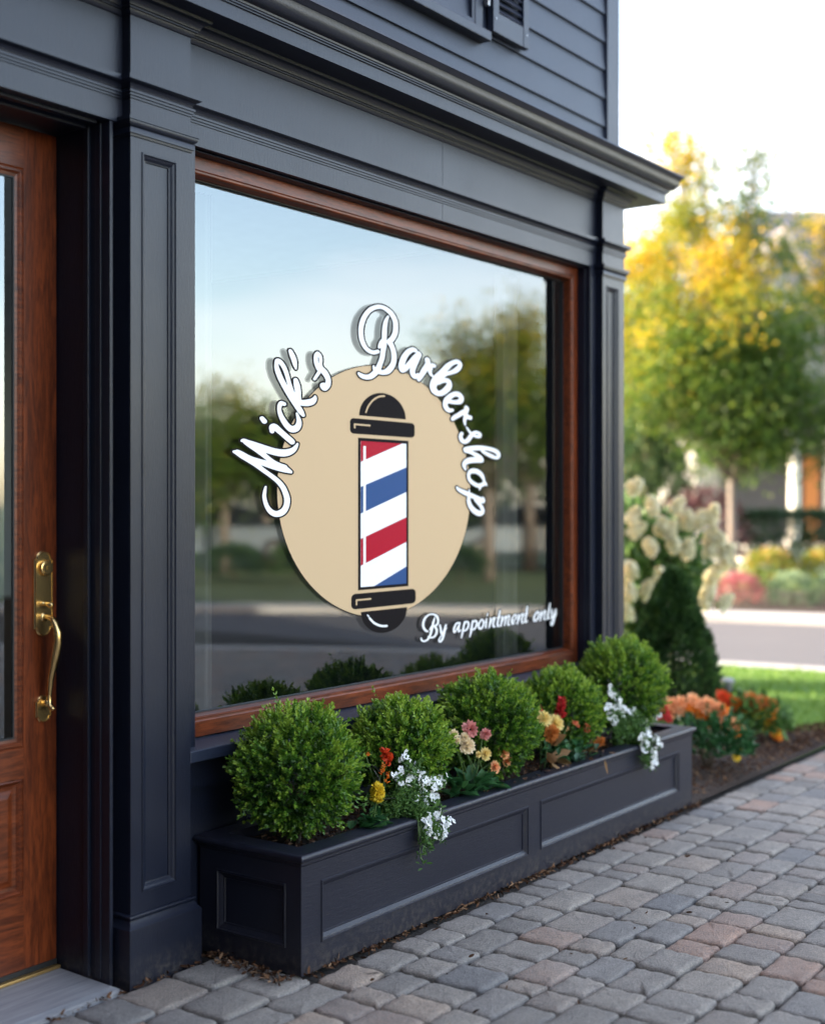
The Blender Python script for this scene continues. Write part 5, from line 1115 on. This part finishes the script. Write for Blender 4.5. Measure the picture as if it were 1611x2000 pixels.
for i, (x, y, lab) in enumerate(((19.0, -13.2, 'dark low shrub opposite, leftmost in the reflection'), (19.9, -12.2, 'dark low shrub opposite, second in the reflection'), (20.7, -11.2, 'dark low shrub opposite, third in the reflection'), (22.3, -8.3, 'dark low shrub opposite, near the reflected jamb'), (22.0, -9.6, 'dark low shrub opposite, under the tall loose tree'))):
    ball('low_shrub', lab, 'shrub', (x, y, .28), .62, .42, 1300, HEDGE if i % 2 else CONLEAF, .08, GD)
# cars parked far up the opposite drive
CARP = mat_plain('silver_blue_car_paint', (.30, .36, .42), .25, .5, .03); CGL = mat_plain('car_glass', (.02, .025, .03), .05); TYRE = mat_plain('tyre_rubber', (.015, .015, .016), .7); RIM = mat_plain('wheel_rim', (.45, .45, .47), .3, .8)
def car(loc, rz, label):
    r = empty('parked_car', loc, label, 'car', 'cars parked opposite the shop', rz)
    low = [(-2.15, .32), (-2.2, .55), (-2.1, .82), (-1.55, .90), (-.95, .95), (1.05, .95), (1.7, .88), (2.12, .72), (2.18, .45), (2.1, .30)]
    b = MB()
    def loft(prof, ws):
        vs = []
        for w_, ins in ws:
            for x, z in prof: vs.append((x*(1-ins), w_, z))
        n = len(prof); fs = [(i*n+k, i*n+(k+1) % n, (i+1)*n+(k+1) % n, (i+1)*n+k) for i in range(len(ws)-1) for k in range(n)]
        fs += [tuple(range(n))[::-1], tuple((len(ws)-1)*n+k for k in range(n))]; return vs, fs
    b.add(*loft(low, [(-.86, .02), (-.90, 0), (.90, 0), (.86, .02)])); roofp = [(-1.35, .93), (-.75, 1.40), (.15, 1.44), (.6, 1.38), (1.2, .93)]
    b.add(*loft([(-.72, 1.39), (-.62, 1.44), (.2, 1.47), (.58, 1.39)], [(-.60, 0), (.60, 0)])); fixn(b.build('body', CARP, r, local=True, bev=.05))
    g = MB(); g.add(*loft(roofp, [(-.72, .0), (-.62, .05), (.62, .05), (.72, .0)])); fixn(g.build('windows', CGL, r, local=True))
    for x in (-1.35, 1.32):
        for y in (-.80, .80):
            w_ = MB(); w_.lathe([(.20, -.10), (.31, -.10), (.33, -.06), (.33, .06), (.31, .10), (.20, .10)], (x, y, .33), 20, 'y'); wo = fixn(w_.build('wheel', TYRE, r, local=True))
            q = MB(); q.lathe([(.0, -.105), (.20, -.103), (.20, .103), (0, .105)], (x, y, .33), 16, 'y'); fixn(q.build('rim', RIM, wo, local=True))
    for x, mt in ((2.13, mat_plain('headlight_lens', (.7, .7, .7), .1)), (-2.16, mat_plain('tail_light_lens', (.4, .02, .02), .2))):
        for y in (-.62, .62):
            k = MB(); k.box(x-.03, x+.04, y-.18, y+.18, .62, .74); k.build('headlight' if x > 0 else 'tail_light', mt, r, local=True)
car((24.6, -16.9, 0), .95, 'silver blue car parked opposite under the left reflected trees')
car((29.4, -10.8, 0), .95, 'silver blue car parked opposite behind the tall loose tree')

hd = empty('tall_hedge', (28.0, -15.0, 0), 'tall dark hedge opposite, running behind the reflected trees', 'hedge')
n = 14000; l = rng.uniform(-9, 9, n); dd = rng.uniform(-.5, .5, n); z = rng.uniform(.05, 2.3, n); sel = rng.integers(0, 3, n)
dd = np.where(sel == 0, -.5+rng.normal(size=n)*.05, dd); z = np.where(sel == 1, 2.25+rng.normal(size=n)*.10, z)
P = np.column_stack([28.0+RM[0]*l+FM[0]*dd, -15.0+RM[1]*l+FM[1]*dd, z])
leaves('foliage', P, rng.normal(size=(n, 3))+np.array([-.4, .3, .5]), .17, .10, np.clip(rng.normal(.45, .2, n), 0, .84), HEDGE, hd)
